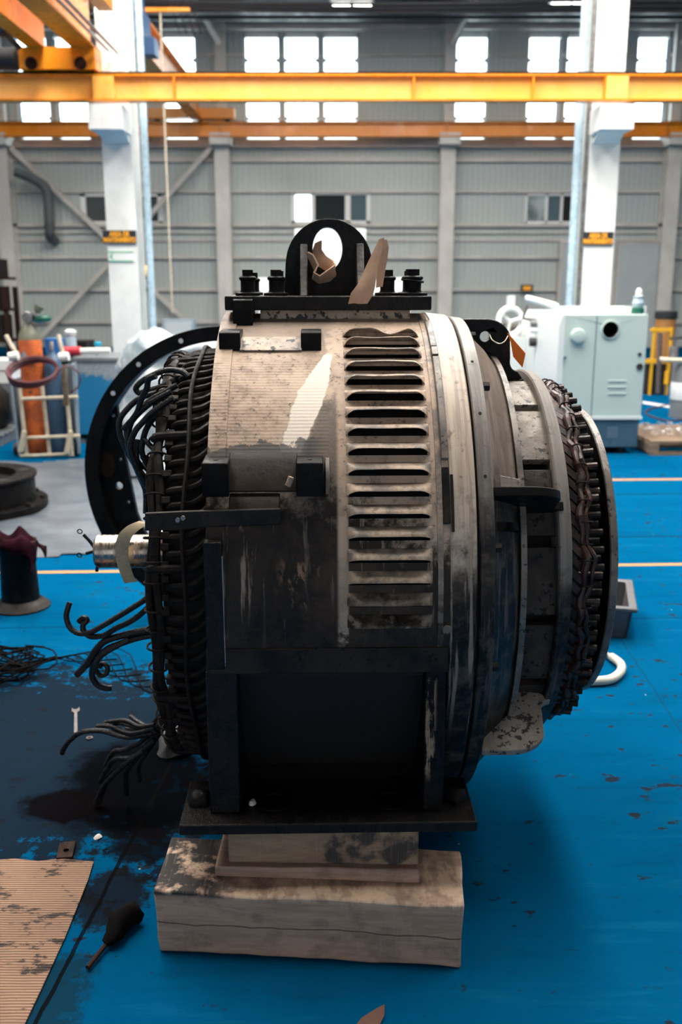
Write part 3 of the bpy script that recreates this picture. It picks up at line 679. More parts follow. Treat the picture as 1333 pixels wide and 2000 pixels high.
MB().cyl((-0.86,-0.45,0.42), (-0.86,-0.35,0.42), 0.13, seg=18).build('fan_cover', M['rubber'], h)
MB().cyl((-1.05,-0.1,0.12), (-0.79,-0.1,0.12), 0.12, seg=20).build('cable_drum', M['rubber'], t)
MB().bar((-0.84,-0.5,0.36), (-0.66,-0.4,0.16), 0.05, 0.05).build('bracket', M['rubber'], t)
# ---- far bridge crane over the second bay
zr2 = at(666,240,YB2).z+0.035
xg2 = at(387,236,YB2).x
t = thing('bridge_crane', 'far orange bridge crane with blue hoist reaching the back wall beam', 'crane', (xg2, YB2, zr2))
MB().span((-1.25,-0.16,0.05), (0.95,0.16,0.30)).build('end_carriage', M['orange'], t)
for xx in (-1.05,0.75): MB().cyl((xx,-0.05,0.09), (xx,0.05,0.09), 0.09).build('wheel', M['rust'], t)
g = MB(); g.span((-0.15,-12.5,0.02), (0.15,0.12,0.05)); g.span((-0.15,-12.5,0.62), (0.15,0.12,0.65)); g.span((-0.02,-12.5,0.05), (0.02,0.12,0.62)); g.build('girder', M['orange'], t)
h = MB().span((0.0,-8.6,-0.05), (0.34,-7.9,0.45)).build('hoist', M['hoistblue'], t, bevel=0.02)
MB().cyl((-0.1,-8.3,0.50), (0.30,-8.3,0.50), 0.17, seg=18).build('drum', M['hoistblue'], h); MB().span((0.30,-8.5,-0.25), (0.50,-8.1,0.02)).build('control_box', M['hoistblue'], h)
MB().span((0.22,-7.7,0.62), (1.0,-7.6,0.68)).build('festoon_arm', M['orange'], t)
for k in range(4): MB().tube([(0.55+k*0.12,-8.2,1.3),(0.75+k*0.13,-7.3,0.35)], 0.012, 6).build('festoon_cable', M['rubber'], t)
pc = at(318,150,18.4)
tag(MB().tube([(pc.x,18.4,zr2+0.63),(pc.x,18.4,at(322,610,18.4).z)], 0.018, 6).build('pendant_cable', M['cream']), 'thin tan pendant cable hanging from the far crane', 'cable')
hp = at(290,545,17.9)
t = thing('hook_block', 'yellow topped crane hook hanging right of the left white column', 'crane hook', (hp.x,17.9,hp.z))
MB().cyl((-0.07,0,0.12), (0.07,0,0.12), 0.12, seg=18).build('pulley', M['yellow'], t)
MB().tube([(0,0,0.0),(0,0,-0.08),(0.05,0,-0.13),(0.03,0,-0.20),(-0.05,0,-0.19),(-0.06,0,-0.13)], 0.03, 8, sub=4).build('hook', M['rubber'], t)
for xx in (-0.05,0.05): MB().tube([(xx,0,0.12),(xx*0.6+0.0,0,zr2-hp.z-0.04)], 0.008, 5).build('wire_rope', M['steel'], t)

# ---- roof members, cables and lamps at the top
for k, (py, Y, hh) in enumerate(((14,25.0,0.22),(33,25.9,0.10))):
    z = at(666,py,Y).z; struct(MB().span((-XW,Y,z-hh/2), (XW,Y+0.25,min(CEIL_Z,z+hh/2))).build('trim_%d' % (30+k), M['roofdark']))
for k in range(6):
    struct(MB().span((-XW,2.0+k*4.4,CEIL_Z-0.25), (XW,2.12+k*4.4,CEIL_Z-0.05)).build('trim_%d' % (40+k), M['roofdark']))
for px, lab in ((688,'ceiling lamp with two bright tubes above the lifting eye'), (1117,'ceiling lamp with bright tubes near the right white column')):
    p = at(px,9,23.6); t = thing('ceiling_light', lab, 'ceiling light', (p.x,23.6,p.z))
    MB().span((-0.5,-0.1,0.04), (0.5,0.1,0.09)).build('lamp_housing', M['frame_white'], t)
    for xx in (-0.24,0.24): MB().cyl((xx-0.2,0,0), (xx+0.2,0,0), 0.035, seg=10).build('tube', M['lamp'], t)
    for xx in (-0.45,0.45): MB().cyl((xx,0,0.09), (xx,0,CEIL_Z-p.z), 0.008, seg=5).build('hanger', M['steel'], t)
for k, (ya, yb, yc) in enumerate(((3,7,1),(16,24,22),(9,15,11))):
    YQ = 21.2+0.35*k; pts = [Vector((-14.98,YQ,at(0,ya-2,YQ).z)), at(270,ya,YQ), at(500,(ya+yb)/2+1,YQ), at(760,yb,YQ), at(980,(yc+yb)/2+1,YQ), at(1150,yc,YQ), Vector((14.98,YQ,at(0,yc+2,YQ).z))]
    tag(MB().tube(pts, 0.03, 6, sub=5).build('overhead_cable', M['rubber']), ['thin black power cable sagging across the roof, uppermost', 'black power cable sagging lowest across the roof', 'middle black power cable sagging across the roof'][k], 'cable')

# ================================================================== THE MOTOR
D0, ZC, PSI, R = 2.975, 0.858, radians(1.36), 0.755
ZB = 0.334                                   # underside of the foot plate
A = ZC-ZB
motor = thing('electric_motor', 'large dismantled electric motor with louvered stator, standing on timber blocks', 'motor', (0, D0, ZB), PSI)
def mb(b, name, m, parent=None, **kw):       # coordinates are relative to the motor axis
    return b.build(name, M[m] if isinstance(m, str) else m, parent or motor, loc=(0,0,A) if parent is None else None, **kw)
def P(x, ph, r): return Vector((x, -r*sin(ph), r*cos(ph)))
def L(p):                                    # world -> motor axis frame
    q = Vector(p)-Vector((0, D0, ZC)); return Matrix.Rotation(-PSI, 3, 'Z') @ q
def mat_px(px, py, Y): return L(at(px, py, Y))
arcuv = lambda rr: (lambda co: (co.x, rr*(math.atan2(-co.y, co.z) if math.atan2(-co.y, co.z) > -pi/2 else math.atan2(-co.y, co.z)+2*pi)))
UVR = arcuv(R)
dg = radians

# stator shell with real slots under the louvers
XL, XR2 = 0.0, 0.208
PITCH = 4.16; NL = 17; PH_LAST = 88.6
lips = [PH_LAST-PITCH*(NL-1-k) for k in range(NL)]          # lip angle of each louver, degrees
def shell():
    b = MB(); xs = [-0.344,-0.26,-0.17,-0.08,-0.001, XL+0.004, 0.05,0.10,0.15, XR2-0.004, XR2+0.001, 0.256]
    phs = sorted(set([-95+5*i for i in range(0, 20)] + [q for l in lips for q in (l-0.5*PITCH, l+0.14*PITCH, l+0.32*PITCH)] + [93.6] + [l for l in (6,12,18)]))
    vs = []; fs = []; n = len(xs)
    for rr in (R, R-0.012):
        for ph in phs:
            for x in xs: vs.append(P(x, dg(ph), rr))
    N = len(phs)*n
    def hole(i, j):
        if not (xs[j] > XL and xs[j+1] < XR2): return False
        mid = (phs[i]+phs[i+1])/2
        return any(l-0.5*PITCH-0.01 < mid < l+0.14*PITCH+0.01 for l in lips)
    cells = {(i,j) for i in range(len(phs)-1) for j in range(n-1) if not hole(i,j)}
    for i, j in cells:
        a = i*n+j; q = (a, a+1, a+n+1, a+n); fs.append(q[::-1]); fs.append(tuple(k+N for k in q))
        for di, dj, e in ((-1,0,(a,a+1)),(1,0,(a+n+1,a+n)),(0,-1,(a+n,a)),(0,1,(a+1,a+n+1))):
            if (i+di, j+dj) not in cells: fs.append((e[0], e[1], e[1]+N, e[0]+N))
    return b.add(vs, fs)
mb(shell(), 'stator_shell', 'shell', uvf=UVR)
def louver(l, dent=False):
    b = MB(); nu, nv = 22, 7; vs = []; fs = []
    for th in (0.0, 0.0028):
        for j in range(nv+1):
            for i in range(nu+1):
                u = i/nu; x = XL-0.002+(XR2-XL+0.004)*u; e = min(u, 1-u)*(XR2-XL)/0.030; e = 1 if e >= 1 else sin(e*pi/2)**0.8
                v = j/nv; prof = sin(v*pi/2)**1.15
                hh = 0.0255*e*prof
                if dent:
                    hh *= 1.0-0.75*max(0, sin((u-0.35)*pi/0.55))**2 if 0.35 < u < 0.9 else 1.0
                hh *= 1+0.05*sin(u*9+l)
                ph = l-0.5*PITCH+v*(0.5*PITCH)+0.10*PITCH*(1-e)*v
                vs.append(P(x, dg(ph), R+0.001+hh-th))
    n = nu+1; N = (nv+1)*n
    for j in range(nv):
        for i in range(nu):
            a = j*n+i; fs.append((a, a+1, a+n+1, a+n)); fs.append((a+N, a+n+N, a+n+1+N, a+1+N))
    for i in range(nu): fs.append((i, i+N, i+1+N, i+1)); c = nv*n+i; fs.append((c, c+1, c+1+N, c+N))
    for j in range(nv): a = j*n; fs.append((a, a+n, a+n+N, a+N)); a += nu; fs.append((a, a+N, a+n+N, a+n))
    return b.add(vs, fs)
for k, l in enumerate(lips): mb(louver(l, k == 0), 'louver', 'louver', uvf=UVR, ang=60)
# dark stator core behind the slots
mb(MB().lathe_x([(-0.335,0.60),(0.27,0.60),(0.27,0.70),(-0.335,0.70)], seg=72), 'stator_core', 'deep')
mb(MB().lathe_x([(-0.465,0.42),(0.30,0.42),(0.30,0.60),(-0.36,0.60)], seg=64), 'winding_core', 'deep')
# left edge strip
mb(MB().lathe_x([(-0.350,R-0.06),(-0.350,R+0.004),(-0.304,R+0.004),(-0.304,R-0.02)], dg(-95), dg(95), 80), 'end_strip', 'shell', uvf=UVR)
# right hand rings (full circles)
def ring(prof, name, m, seg=128, rr=R): return mb(MB().lathe_x(prof, seg=seg), name, m, uvf=arcuv(rr))
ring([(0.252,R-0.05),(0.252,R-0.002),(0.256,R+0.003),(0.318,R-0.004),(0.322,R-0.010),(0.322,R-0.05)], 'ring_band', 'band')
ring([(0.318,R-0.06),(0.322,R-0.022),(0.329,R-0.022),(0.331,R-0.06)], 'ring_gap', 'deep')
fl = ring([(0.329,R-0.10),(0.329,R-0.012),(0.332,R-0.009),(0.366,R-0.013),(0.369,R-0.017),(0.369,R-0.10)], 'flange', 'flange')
for ph in (31, 46, 60, 74, 88.5, 102, 116): mb(MB().cyl(P(0.348,dg(ph),R-0.03), P(0.348,dg(ph),R-0.0095), 0.0042, seg=10), 'tapped_hole', 'deep', fl)
for ph, xx in ((37,0.374),(74,0.372),(99,0.372),(15,0.372)):
    mb(MB().hexa(P(xx-0.02,dg(ph),R-0.035), P(xx+0.014,dg(ph),R-0.035), 0.013), 'bolt', 'dark')
# raised joint strips on the right edge of the shell
for p0, p1, hh in ((14,27.5,0.010),(28.2,31,0.014),(31.5,57.0,0.013),(58.5,69.5,0.007)):
    mb(MB().lathe_x([(0.236,R-0.002),(0.237,R+hh),(0.254,R+hh),(0.256,R-0.002)], dg(p0), dg(p1), 24), 'joint_strip', 'rim' if p1 < 58 else 'dark', bevel=0.002)
mb(MB().lathe_x([(0.257,R-0.002),(0.257,R+0.006),(0.264,R+0.006),(0.264,R-0.002)], dg(60), dg(71), 16), 'joint_strip', 'dark')
mb(MB().lathe_x([(0.222,R-0.002),(0.2225,R+0.003),(0.236,R+0.003),(0.236,R-0.002)], dg(8), dg(93), 60), 'edge_strip', 'louver', uvf=UVR)
bp = P(0.246,dg(89.5),R-0.005); mb(MB().cyl(bp, P(0.246,dg(89.5),R+0.010), 0.012, seg=14), 'plug', 'pad', bevel=0.002)

# end bell, drum with windows, second ring
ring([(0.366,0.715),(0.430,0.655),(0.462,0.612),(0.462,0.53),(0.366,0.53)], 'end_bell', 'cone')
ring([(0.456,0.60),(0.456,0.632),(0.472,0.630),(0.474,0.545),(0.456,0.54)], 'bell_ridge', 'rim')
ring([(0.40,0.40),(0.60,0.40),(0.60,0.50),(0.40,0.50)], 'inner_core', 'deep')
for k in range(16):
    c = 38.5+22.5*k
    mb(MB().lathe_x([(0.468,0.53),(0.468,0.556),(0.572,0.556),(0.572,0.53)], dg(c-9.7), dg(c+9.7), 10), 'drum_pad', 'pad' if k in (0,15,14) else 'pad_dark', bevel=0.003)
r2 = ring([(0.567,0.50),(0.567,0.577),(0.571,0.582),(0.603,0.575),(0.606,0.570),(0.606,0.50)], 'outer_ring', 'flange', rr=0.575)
# six radial lifting ears, the lower front one toned as lit from above
def ear(ph, m, plain=False, wide=1.0):
    o = [(0.369,0.60),(0.369,0.742),(0.440,0.742)]+arc(0.440,0.672,0.078,88,20,8,0.070)+[(0.518,0.625)]+arc(0.548,0.612,0.030,180,262,6)+[(0.560,0.56),(0.47,0.545)]+arc(0.405,0.60,0.045,-50,80,9)
    o = [(0.369+(x-0.369)*wide if rr_ > 0.58 else x, rr_) for x, rr_ in o]
    hole = [] if plain else [arc(0.437,0.690,0.016,0,345,14)]
    e = mb(MB().prism(o, (0,0,0), (1,0,0), P(0,dg(ph),1), 0.026, hole), 'lifting_ear', m, bevel=0.003)
    return e
for ph, m in ((4,'plateblack'),(63,'black'),(123,'ear'),(183,'black'),(243,'black'),(303,'black')): ear(ph, m, ph != 4, 1.24 if ph in (63,123) else 1.0)
# gussets beside the front ear
mb(MB().prism([(0.369,0.70),(0.369,0.60),(0.47,0.60),(0.455,0.655)], P(0,dg(59.5),0), (1,0,0), P(0,dg(59.5),1), 0.035), 'gusset', 'pad', bevel=0.003)
mb(MB().prism([(0.369,0.55),(0.369,0.70),(0.40,0.70)]+arc(0.40,0.655,0.045,90,10,6)+[(0.45,0.55)], (0,0,0), (1,0,0), P(0,dg(69.5),1), 0.02), 'gusset', 'black', bevel=0.003)

# right hand coil end: slanted bars, lashing ring, rod ends, end disc
mb(MB().lathe_x([(0.60,0.40),(0.76,0.36),(0.76,0.30),(0.60,0.30)], seg=48), 'rotor_core', 'deep')
for k in range(60):
    ph = dg(-40+3.9*k); b = MB()
    b.bar(P(0.603,ph-dg(5),0.535), P(0.652,ph,0.522), 0.018, 0.012, up=P(0,ph,1)); mb(b, 'coil_bar', 'copper' if k % 3 else 'redtape')
for k in range(92):
    ph = dg(-38+2.62*k); q = random.random()
    l1 = 0.694+0.012*random.random(); rr = 0.512+0.012*(k % 2)+0.004*q
    b = MB().cyl(P(0.64,ph,rr-0.008), P(l1,ph,rr), 0.0093+0.0012*q, seg=8)
    mb(b, 'rod_end', 'copper' if q > 0.62 else 'coil')
pts = []
for k in range(0, 150):
    ph = -35+1.75*k; pts.append(P(0.647+0.006*sin(k*0.41)+0.004*sin(k*1.3), dg(ph), 0.533+0.006*sin(k*0.7)+0.003*sin(k*1.9)))
mb(MB().tube(pts, [0.0095+0.0025*sin(i*0.9) for i in range(len(pts))], 8), 'lashed_ring', 'redtape')
pts2 = [p+Vector((0.017,0,0))*(1+0.25*sin(i*0.5)) for i, p in enumerate(pts)]
mb(MB().tube(pts2, [0.0068+0.002*sin(i*1.1) for i in range(len(pts))], 7), 'lashed_ring', 'copper')
for k in range(26):
    ph = dg(-20+6.1*k+2*random.random()); c = P(0.655, ph, 0.533); b = MB()
    ax = P(0,ph+pi/2,1); b.torus(c, 0.017, 0.0024, ax, 16, 6); mb(b, 'lashing', 'coil')
mb(MB().lathe_x([(0.7435,0.4555),(0.7465,0.4585),(0.7635,0.4585),(0.7665,0.4555)], seg=96), 'disc_rim', 'rim')
disc = mb(MB().lathe_x([(0.742,0.05),(0.742,0.452),(0.745,0.456),(0.765,0.456),(0.768,0.452),(0.768,0.05)], seg=96), 'end_disc', 'black')

# left coil end: bars, hoop, clips, lashed bundle
for k in range(58):
    ph = -34+3.75*k; b = MB(); r0 = 0.632+0.003*(k % 2); jit = random.uniform(-0.4,0.4); long_ = (k % 9 == 3)
    pl = [P(-0.325,dg(ph-5.2),r0-0.012), P(-0.352,dg(ph-3.6),r0), P(-0.385,dg(ph-0.9+jit),r0+0.004), P(-0.412,dg(ph+jit),r0+0.004), P(-0.45 if not long_ else -0.50,dg(ph+0.2+jit),r0-0.002), P(-0.466 if not long_ else -0.512,dg(ph+0.3+jit),r0-0.014)]
    b.tube(pl, 0.0098+(0.002 if long_ else 0), 8, sub=3); mb(b, 'coil_bar', 'coil')
mb(MB().lathe_x([(-0.34,0.55),(-0.34,0.612),(-0.482,0.598),(-0.486,0.55)], seg=72), 'dark_backing', 'deep')  # dark backing added to close the bright gaps between the bars
pts = [P(-0.419+0.004*sin(k*0.5), dg(-35+3*k), 0.6535) for k in range(0,76)]
mb(MB().tube(pts, 0.0062, 7), 'hoop_rod', 'coil')
for k in range(52):
    if k % 9 == 3: continue
    ph = -20+3.75*k+random.uniform(-0.6,0.6); b = MB(); c = P(-0.470, dg(ph), 0.622)
    Mx = Matrix.Rotation(dg(ph), 3, 'X')
    b.box(c, (0.022+random.uniform(-.003,.004), 0.020, 0.026), Mx); mb(b, 'coil_clip', 'coil', bevel=0.003)
for off, rr, r_ in ((0.0,0.622,0.0125),(-0.018,0.612,0.0115),(-0.010,0.600,0.011)):
    pts = [P(-0.492+off+0.006*sin(k*0.55+off*90), dg(-30+2.5*k), rr+0.006*sin(k*0.83)) for k in range(0,85)]
    mb(MB().tube(pts, [r_+0.0022*sin(i*0.77) for i in range(len(pts))], 8), 'lashed_bundle', 'coil')
for k in range(34):
    ph = dg(-10+5.4*k+2*random.random()); mb(MB().torus(P(-0.501, ph, 0.613), 0.027, 0.0032, P(0,ph+pi/2,1), 16, 6), 'lashing', 'coil')

# shaft
sh = mb(MB().lathe_x([(-0.795,0.001),(-0.795,0.047),(-0.788,0.054),(-0.60,0.054),(-0.595,0.075),(-0.30,0.075),(-0.30,0.001)], seg=40, closed=False), 'shaft', 'shaft')
# tape hung over the shaft
tp = [(285,1020),(262,1030),(244,1048),(238,1075),(242,1105),(256,1142)]
b = MB(); rows = []
for i, (px, py) in enumerate(smooth([Vector((p[0],p[1],0)) for p in tp], 5) and [(q.x,q.y) for q in smooth([Vector((p[0],p[1],0)) for p in tp], 5)]):
    yy = 2.90-0.035*sin(pi*min(1, i/24))
    c = mat_px(px, py, yy); wv = 0.021
    rows.append((c+Vector((-wv,0,0.004)), c+Vector((wv,0,-0.004)) if i < 24 else c+Vector((wv,0,0.010))))
vs = [p for r_ in rows for p in r_]+[p+Vector((0,0.0012,0)) for r_ in rows for p in r_]; N = len(rows)*2; fs = []
for i in range(len(rows)-1):
    a = 2*i; fs += [(a,a+1,a+3,a+2), (a+N,a+2+N,a+3+N,a+1+N), (a,a+2,a+2+N,a+N), (a+1,a+1+N,a+3+N,a+3)]
b.add(vs, fs); tob = mb(b, 'tape_strip', 'tape'); tob['label'] = 'yellowed tape strip draped over the shaft'
# thin leads with ring lugs at the shaft end
for pts, lug in (([(200,1082),(188,1074),(176,1058),(163,1044)],(156,1038)), ([(200,1072),(184,1077),(168,1081)],(155,1084)), ([(196,1080),(194,1094),(190,1108),(189,1116)],None)):
    b = MB().tube([mat_px(x,y,2.96) for x,y in pts], 0.0055, 7, sub=4)
    w_ = mb(b, 'sensor_lead', 'cable')
    if lug: mb(MB().torus(mat_px(*lug,2.96), 0.0075, 0.002, (0,1,0.2), 16, 6), 'ring_lug', 'cable', w_)

# ---- supply cables
def cab(origin, k, pts, r, Y0, Y1, name='lead_cable', m='cable'):
    out = []
    for i, (x, y) in enumerate(pts):
        px, py = origin[0]+x/k, origin[1]+y/k; Y = Y0+(Y1-Y0)*i/(len(pts)-1); p = at(px, py, Y)
        if p.z < r+0.002: p = floor_at(px, py, r+0.002)
        out.append(L(p))
    return mb(MB().tube(out, r, 9, sub=6), name, m)
o1, k1 = (220,700), 5.556
for pts, r, ya, yb in (
  ([(820,200),(760,150),(650,125),(550,135),(450,175),(330,240),(255,320),(290,375),(380,350),(520,310),(680,230)], 0.0085, 2.70, 2.72),
  ([(700,290),(560,370),(430,440),(300,560),(200,700),(165,900),(200,1050),(300,1290),(360,1450),(362,1680)], 0.0085, 2.62, 2.62),
  ([(680,300),(520,360),(300,430),(150,560),(75,680),(80,820),(130,950),(200,1080),(290,1240)], 0.0085, 2.68, 2.66),
  ([(640,360),(420,480),(260,620),(165,760),(165,880),(230,1050),(330,1200)], 0.0085, 2.60, 2.64),
  ([(660,430),(450,570),(330,690),(240,800),(190,960),(230,1120),(330,1320),(430,1480),(465,1650)], 0.0085, 2.56, 2.58),
  ([(470,190),(390,230),(370,330),(310,450),(260,600),(120,770)], 0.0085, 2.58, 2.62),
  ([(650,540),(470,630),(370,760),(330,900),(320,1020),(400,1180),(500,1260)], 0.0085, 2.60, 2.60),
  ([(500,650),(560,780),(600,900)], 0.006, 2.72, 2.70),
  ([(330,860),(430,970),(540,1050)], 0.007, 2.60, 2.56),
  ([(330,1060),(420,1110),(520,1210)], 0.011, 2.62, 2.58),
  ([(270,880),(255,1060),(300,1230),(430,1390)], 0.0095, 2.64, 2.60),
  ([(330,1150),(420,1240),(500,1330)], 0.009, 2.66, 2.60)): cab(o1, k1, pts, r, ya, yb)
o2, k2 = (120,1020), 5.714
for pts, r in (
  ([(1060,700),(960,840),(800,950),(620,1060),(450,1160),(330,1225),(200,1240),(100,1180),(55,1060),(75,950),(95,895)], 0.0085),
  ([(1100,810),(960,960),(800,1090),(600,1190),(480,1260),(330,1275),(255,1220),(240,1150),(285,1095),(250,1065),(195,1110)], 0.0085),
  ([(1110,1190),(900,1215),(700,1260),(500,1320),(390,1420),(300,1560),(230,1640),(170,1700)], 0.0105),
  ([(1110,1250),(880,1285),(700,1340),(520,1410),(420,1500),(360,1610),(345,1720),(400,1810),(500,1850),(560,1850)], 0.0095),
  ([(760,1310),(460,1480),(385,1620),(430,1705),(500,1690),(515,1620),(465,1575),(428,1615)], 0.0075)):
    cab(o2, k2, pts, r, 2.58, 2.62)
o3, k3 = (100,1370), 4.443
for pts, r in (
  ([(1000,30),(940,170),(850,270),(720,310),(600,300),(430,255),(260,270),(160,340),(110,410),(95,450)], 0.0085),
  ([(1030,90),(900,280),(800,420),(680,520),(560,600),(480,700),(415,885)], 0.0085),
  ([(1040,140),(880,350),(700,540),(650,640),(655,810)], 0.0085),
  ([(900,330),(720,480),(560,500),(490,580),(425,700)], 0.0085),
  ([(800,430),(650,540),(520,660),(440,760),(385,895)], 0.0085),
  ([(900,230),(700,275),(560,235),(460,190)], 0.0075), ([(900,200),(760,215),(640,165),(470,180)], 0.007), ([(900,260),(760,180),(690,130)], 0.007),
  ([(880,280),(700,300),(560,270),(430,250)], 0.007), ([(920,260),(780,300),(660,270),(520,215),(400,215)], 0.0075), ([(940,200),(820,250),(700,215),(600,190),(540,200)], 0.007),
  ([(980,120),(900,230),(780,350),(640,420),(540,440),(470,560)], 0.008), ([(1010,160),(930,300),(820,460),(760,560),(770,690)], 0.007), ([(960,100),(880,190),(760,240),(650,240)], 0.0075)):
    cab(o3, k3, pts, r, 2.78, 2.86)

# ---- foot box with the window
ZF = -A+0.029                                # plate top, axis frame
zt_, zw_ = -0.040, -0.108                    # top of the strip, top of the window
YF = -0.757
X0, X1, XA, XB = -0.358, 0.248, -0.279, 0.196
mb(MB().span((X0,YF,ZF), (XA,0.70,-0.10)), 'foot_wall', 'plateblack', bevel=0.004)
mb(MB().span((XB,YF,ZF), (X1,0.70,-0.10)), 'foot_wall', 'footstreak', bevel=0.004)
hd = mb(MB().span((X0+0.004,YF-0.001,zw_), (X1+0.004,YF+0.05,zt_)), 'foot_header', 'dark', bevel=0.003)
for px in (434,569,720,855):
    c = mat_px(px,1291,D0+YF); mb(MB().cyl((c.x,YF-0.004,c.z), (c.x,YF+0.01,c.z), 0.0048, seg=10), 'hole_disc', 'deep', hd)
mb(MB().span((X0+0.006,YF-0.002,-0.095), (-0.307,YF+0.03,0.235)), 'corner_strip', 'plateblack', bevel=0.003)
mb(MB().span((-0.308,YF-0.0035,-0.085), (-0.3055,YF+0.005,0.20)), 'weld_seam', 'steel')
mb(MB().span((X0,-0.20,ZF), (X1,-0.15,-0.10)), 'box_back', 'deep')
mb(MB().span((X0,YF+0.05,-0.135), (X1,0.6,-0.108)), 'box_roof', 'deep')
for k in range(7): mb(MB().span((-0.22+k*0.062,-0.36,ZF+0.12), (-0.217+k*0.062,-0.20,-0.135)), 'pole_plate', 'black')
bpz = MB().span((-0.432,-0.812,-A), (0.331,-0.585,ZF)); mb(bpz, 'foot_plate', 'plateblack', bevel=0.004)
mb(MB().span((-0.432,0.585,-A), (0.331,0.812,ZF)), 'foot_plate', 'plateblack', bevel=0.004)
for px, py in ((535,1574),(762,1578)):
    c = mat_px(px,py,D0-0.70); mb(MB().lathe_z([(0.052,0),(0.052,0.004),(0.034,0.004),(0.030,-0.002)], (c.x,-0.70,ZF), 28), 'anchor_washer', 'black')
for sx, sy in ((-0.392,-0.70),(0.292,-0.70)):
    q = mb(MB().lathe_z([(0.028,0),(0.030,0.012),(0.020,0.03),(0.006,0.036)], (sx,sy,ZF), 14), 'grease_lump', 'black'); crumple(q, 0.012, 40)

# ---- terminal lugs on the shell
def lug(x0, x1, y0, y1, z0, z1, m='black'):
    o = [(y0,z0),(y1,z0-0.004),(y1-0.004,(z0+z1)/2),(y1,z1-0.003),(y1+0.006,z1),(y0,z1+0.004)]
    b = MB().prism(o, ((x0+x1)/2,0,0), (0,1,0), (0,0,1), x1-x0)
    return mb(b, 'terminal_lug', m, bevel=0.003)
lug(-0.341,-0.283,-0.25,-0.355,0.662,0.716)
lug(-0.118,-0.062,-0.25,-0.355,0.662,0.716)
lug(-0.315,-0.258,-0.08,-0.20,0.726,0.800)
for xa, xb in ((-0.357,-0.292),(-0.126,-0.060)):
    o = lug(xa, xb, -0.60, -0.700, 0.338, 0.420)
    mb(MB().cyl(((xa+xb)/2,-0.668,0.40), ((xa+xb)/2,-0.668,0.4225), 0.006, seg=12), 'lug_hole', 'deep', o)
mb(MB().prism([(-0.28,0.700),(-0.322,0.695),(-0.365,0.667),(-0.32,0.65)], (-0.20,0,0), (0,1,0), (0,0,1), 0.17), 'lug_plate', 'tan_plate', bevel=0.002)
mb(MB().prism([(-0.60,0.440),(-0.648,0.418),(-0.688,0.345),(-0.64,0.33)], (-0.21,0,0), (0,1,0), (0,0,1), 0.17), 'lug_plate', 'dark', bevel=0.003)
mb(MB().prism([(-0.62,0.425),(-0.672,0.385),(-0.690,0.338),(-0.64,0.33)], (-0.0495,0,0), (0,1,0), (0,0,1), 0.010), 'slot_bracket', 'rim', bevel=0.001)
c = mat_px(566,941,D0-0.70); mb(MB().tube([c+Vector((0.004,0,0.012)), c, c+Vector((-0.005,0,-0.010))], 0.0075, 8), 'wooden_plug', 'timber', ang=60)
mb(MB().prism([(-0.66,0.345),(-0.692,0.330),(-0.712,0.295),(-0.68,0.28)], (-0.230,0,0), (0,1,0), (0,0,1), 0.125), 'lug_plate', 'dark', bevel=0.003)
# flat strap reaching out to the left
yS = D0-0.735
def strap_pt(px, py, y): return mat_px(px, py, y)
top = [(283,1003),(345,1000),(400,998),(548,994)]; bot = [(283,1037),(345,1036),(400,1030),(548,1025)]
b = MB(); ys = [yS-0.012, yS-0.012, yS-0.004, yS+0.004]; rings = []
for (ax, ay), (bx, by), y in zip(top, bot, ys):
    p, q = strap_pt(ax, ay, y), strap_pt(bx, by, y); rings.append([p, q, q+Vector((0,0.014,0)), p+Vector((0,0.014,0))])
b.loft(rings); st = mb(b, 'flat_strap', 'dark', bevel=0.002)
for px, py in ((358,1011),(348,1015)): c = mat_px(px,py,yS-0.013); mb(MB().hexa(c, c+Vector((0,-0.008,0)), 0.006), 'bolt', 'steel', st)

# ---- top plate with lifting eye
ZP0, ZP1 = 0.7685, 0.809
mb(MB().span((-0.24,-0.13,0.735), (0.20,0.13,ZP0)), 'plate_pad', 'tan_plate')
mb(MB().span((-0.340,-0.172,ZP0), (0.259,0.172,ZP1)), 'top_plate', 'plateblack', bevel=0.004)
ec0 = mat_px(640,500,D0)
o = [(-0.172,0.0),(0.098,0.0),(0.095,0.09)]+[(-0.037+0.130*cos(dg(a)), 0.092+0.131*sin(dg(a))) for a in range(5,180,8)]+[(-0.168,0.09)]
hole = [(-0.041+0.0455*cos(dg(a)), 0.137+0.063*sin(dg(a))) for a in range(0,360,12)]
mb(MB().prism(o, (0,0,ZP1), (1,0,0), (0,0,1), 0.05, [hole]), 'lifting_eye', 'plateblack', bevel=0.004)
for x0, hh, m in ((-0.112,0.150,'rim'),(0.056,0.152,'rim')):
    mb(MB().prism([(-0.145,0.0),(-0.02,0.0),(-0.02,hh),(-0.035,hh),(-0.075,hh*0.55)], (x0,0,ZP1), (0,1,0), (0,0,1), 0.022), 'gusset', 'weldgrey', bevel=0.003)
def stud(px, y, h0=0.070, r=0.021, bent=False):
    c = mat_px(px, 576, D0+y); x = c.x; b = MB()
    b.lathe_z([(r*1.75,0),(r*1.75,0.008),(r*1.1,0.010),(r,0.016),(r,h0*0.62),(r*1.18,h0*0.66),(r*1.22,h0*0.74),(r*1.0,h0*0.80)], (x,y,ZP1), 18)
    s = mb(b, 'stud', 'black', bevel=0.001)
    mb(MB().hexa((x,y,ZP1+h0*0.78), (x,y,ZP1+h0+0.004), r*0.80), 'bolt_head', 'black', s)
    if bent: mb(MB().torus((x,y,ZP1+h0*0.60), r*1.18, 0.004, (0.12,0,1), 20, 6), 'spring_washer', 'black', s)
stud(485,-0.11); stud(497,0.06,0.064,0.016); stud(540,-0.11); stud(757,-0.11); stud(806,-0.11,0.072,0.026,True); stud(800,0.12); stud(545,0.12)
mb(MB().span((X0,-0.585,-A), (X1,0.585,ZF-0.004)), 'box_floor', 'deep')

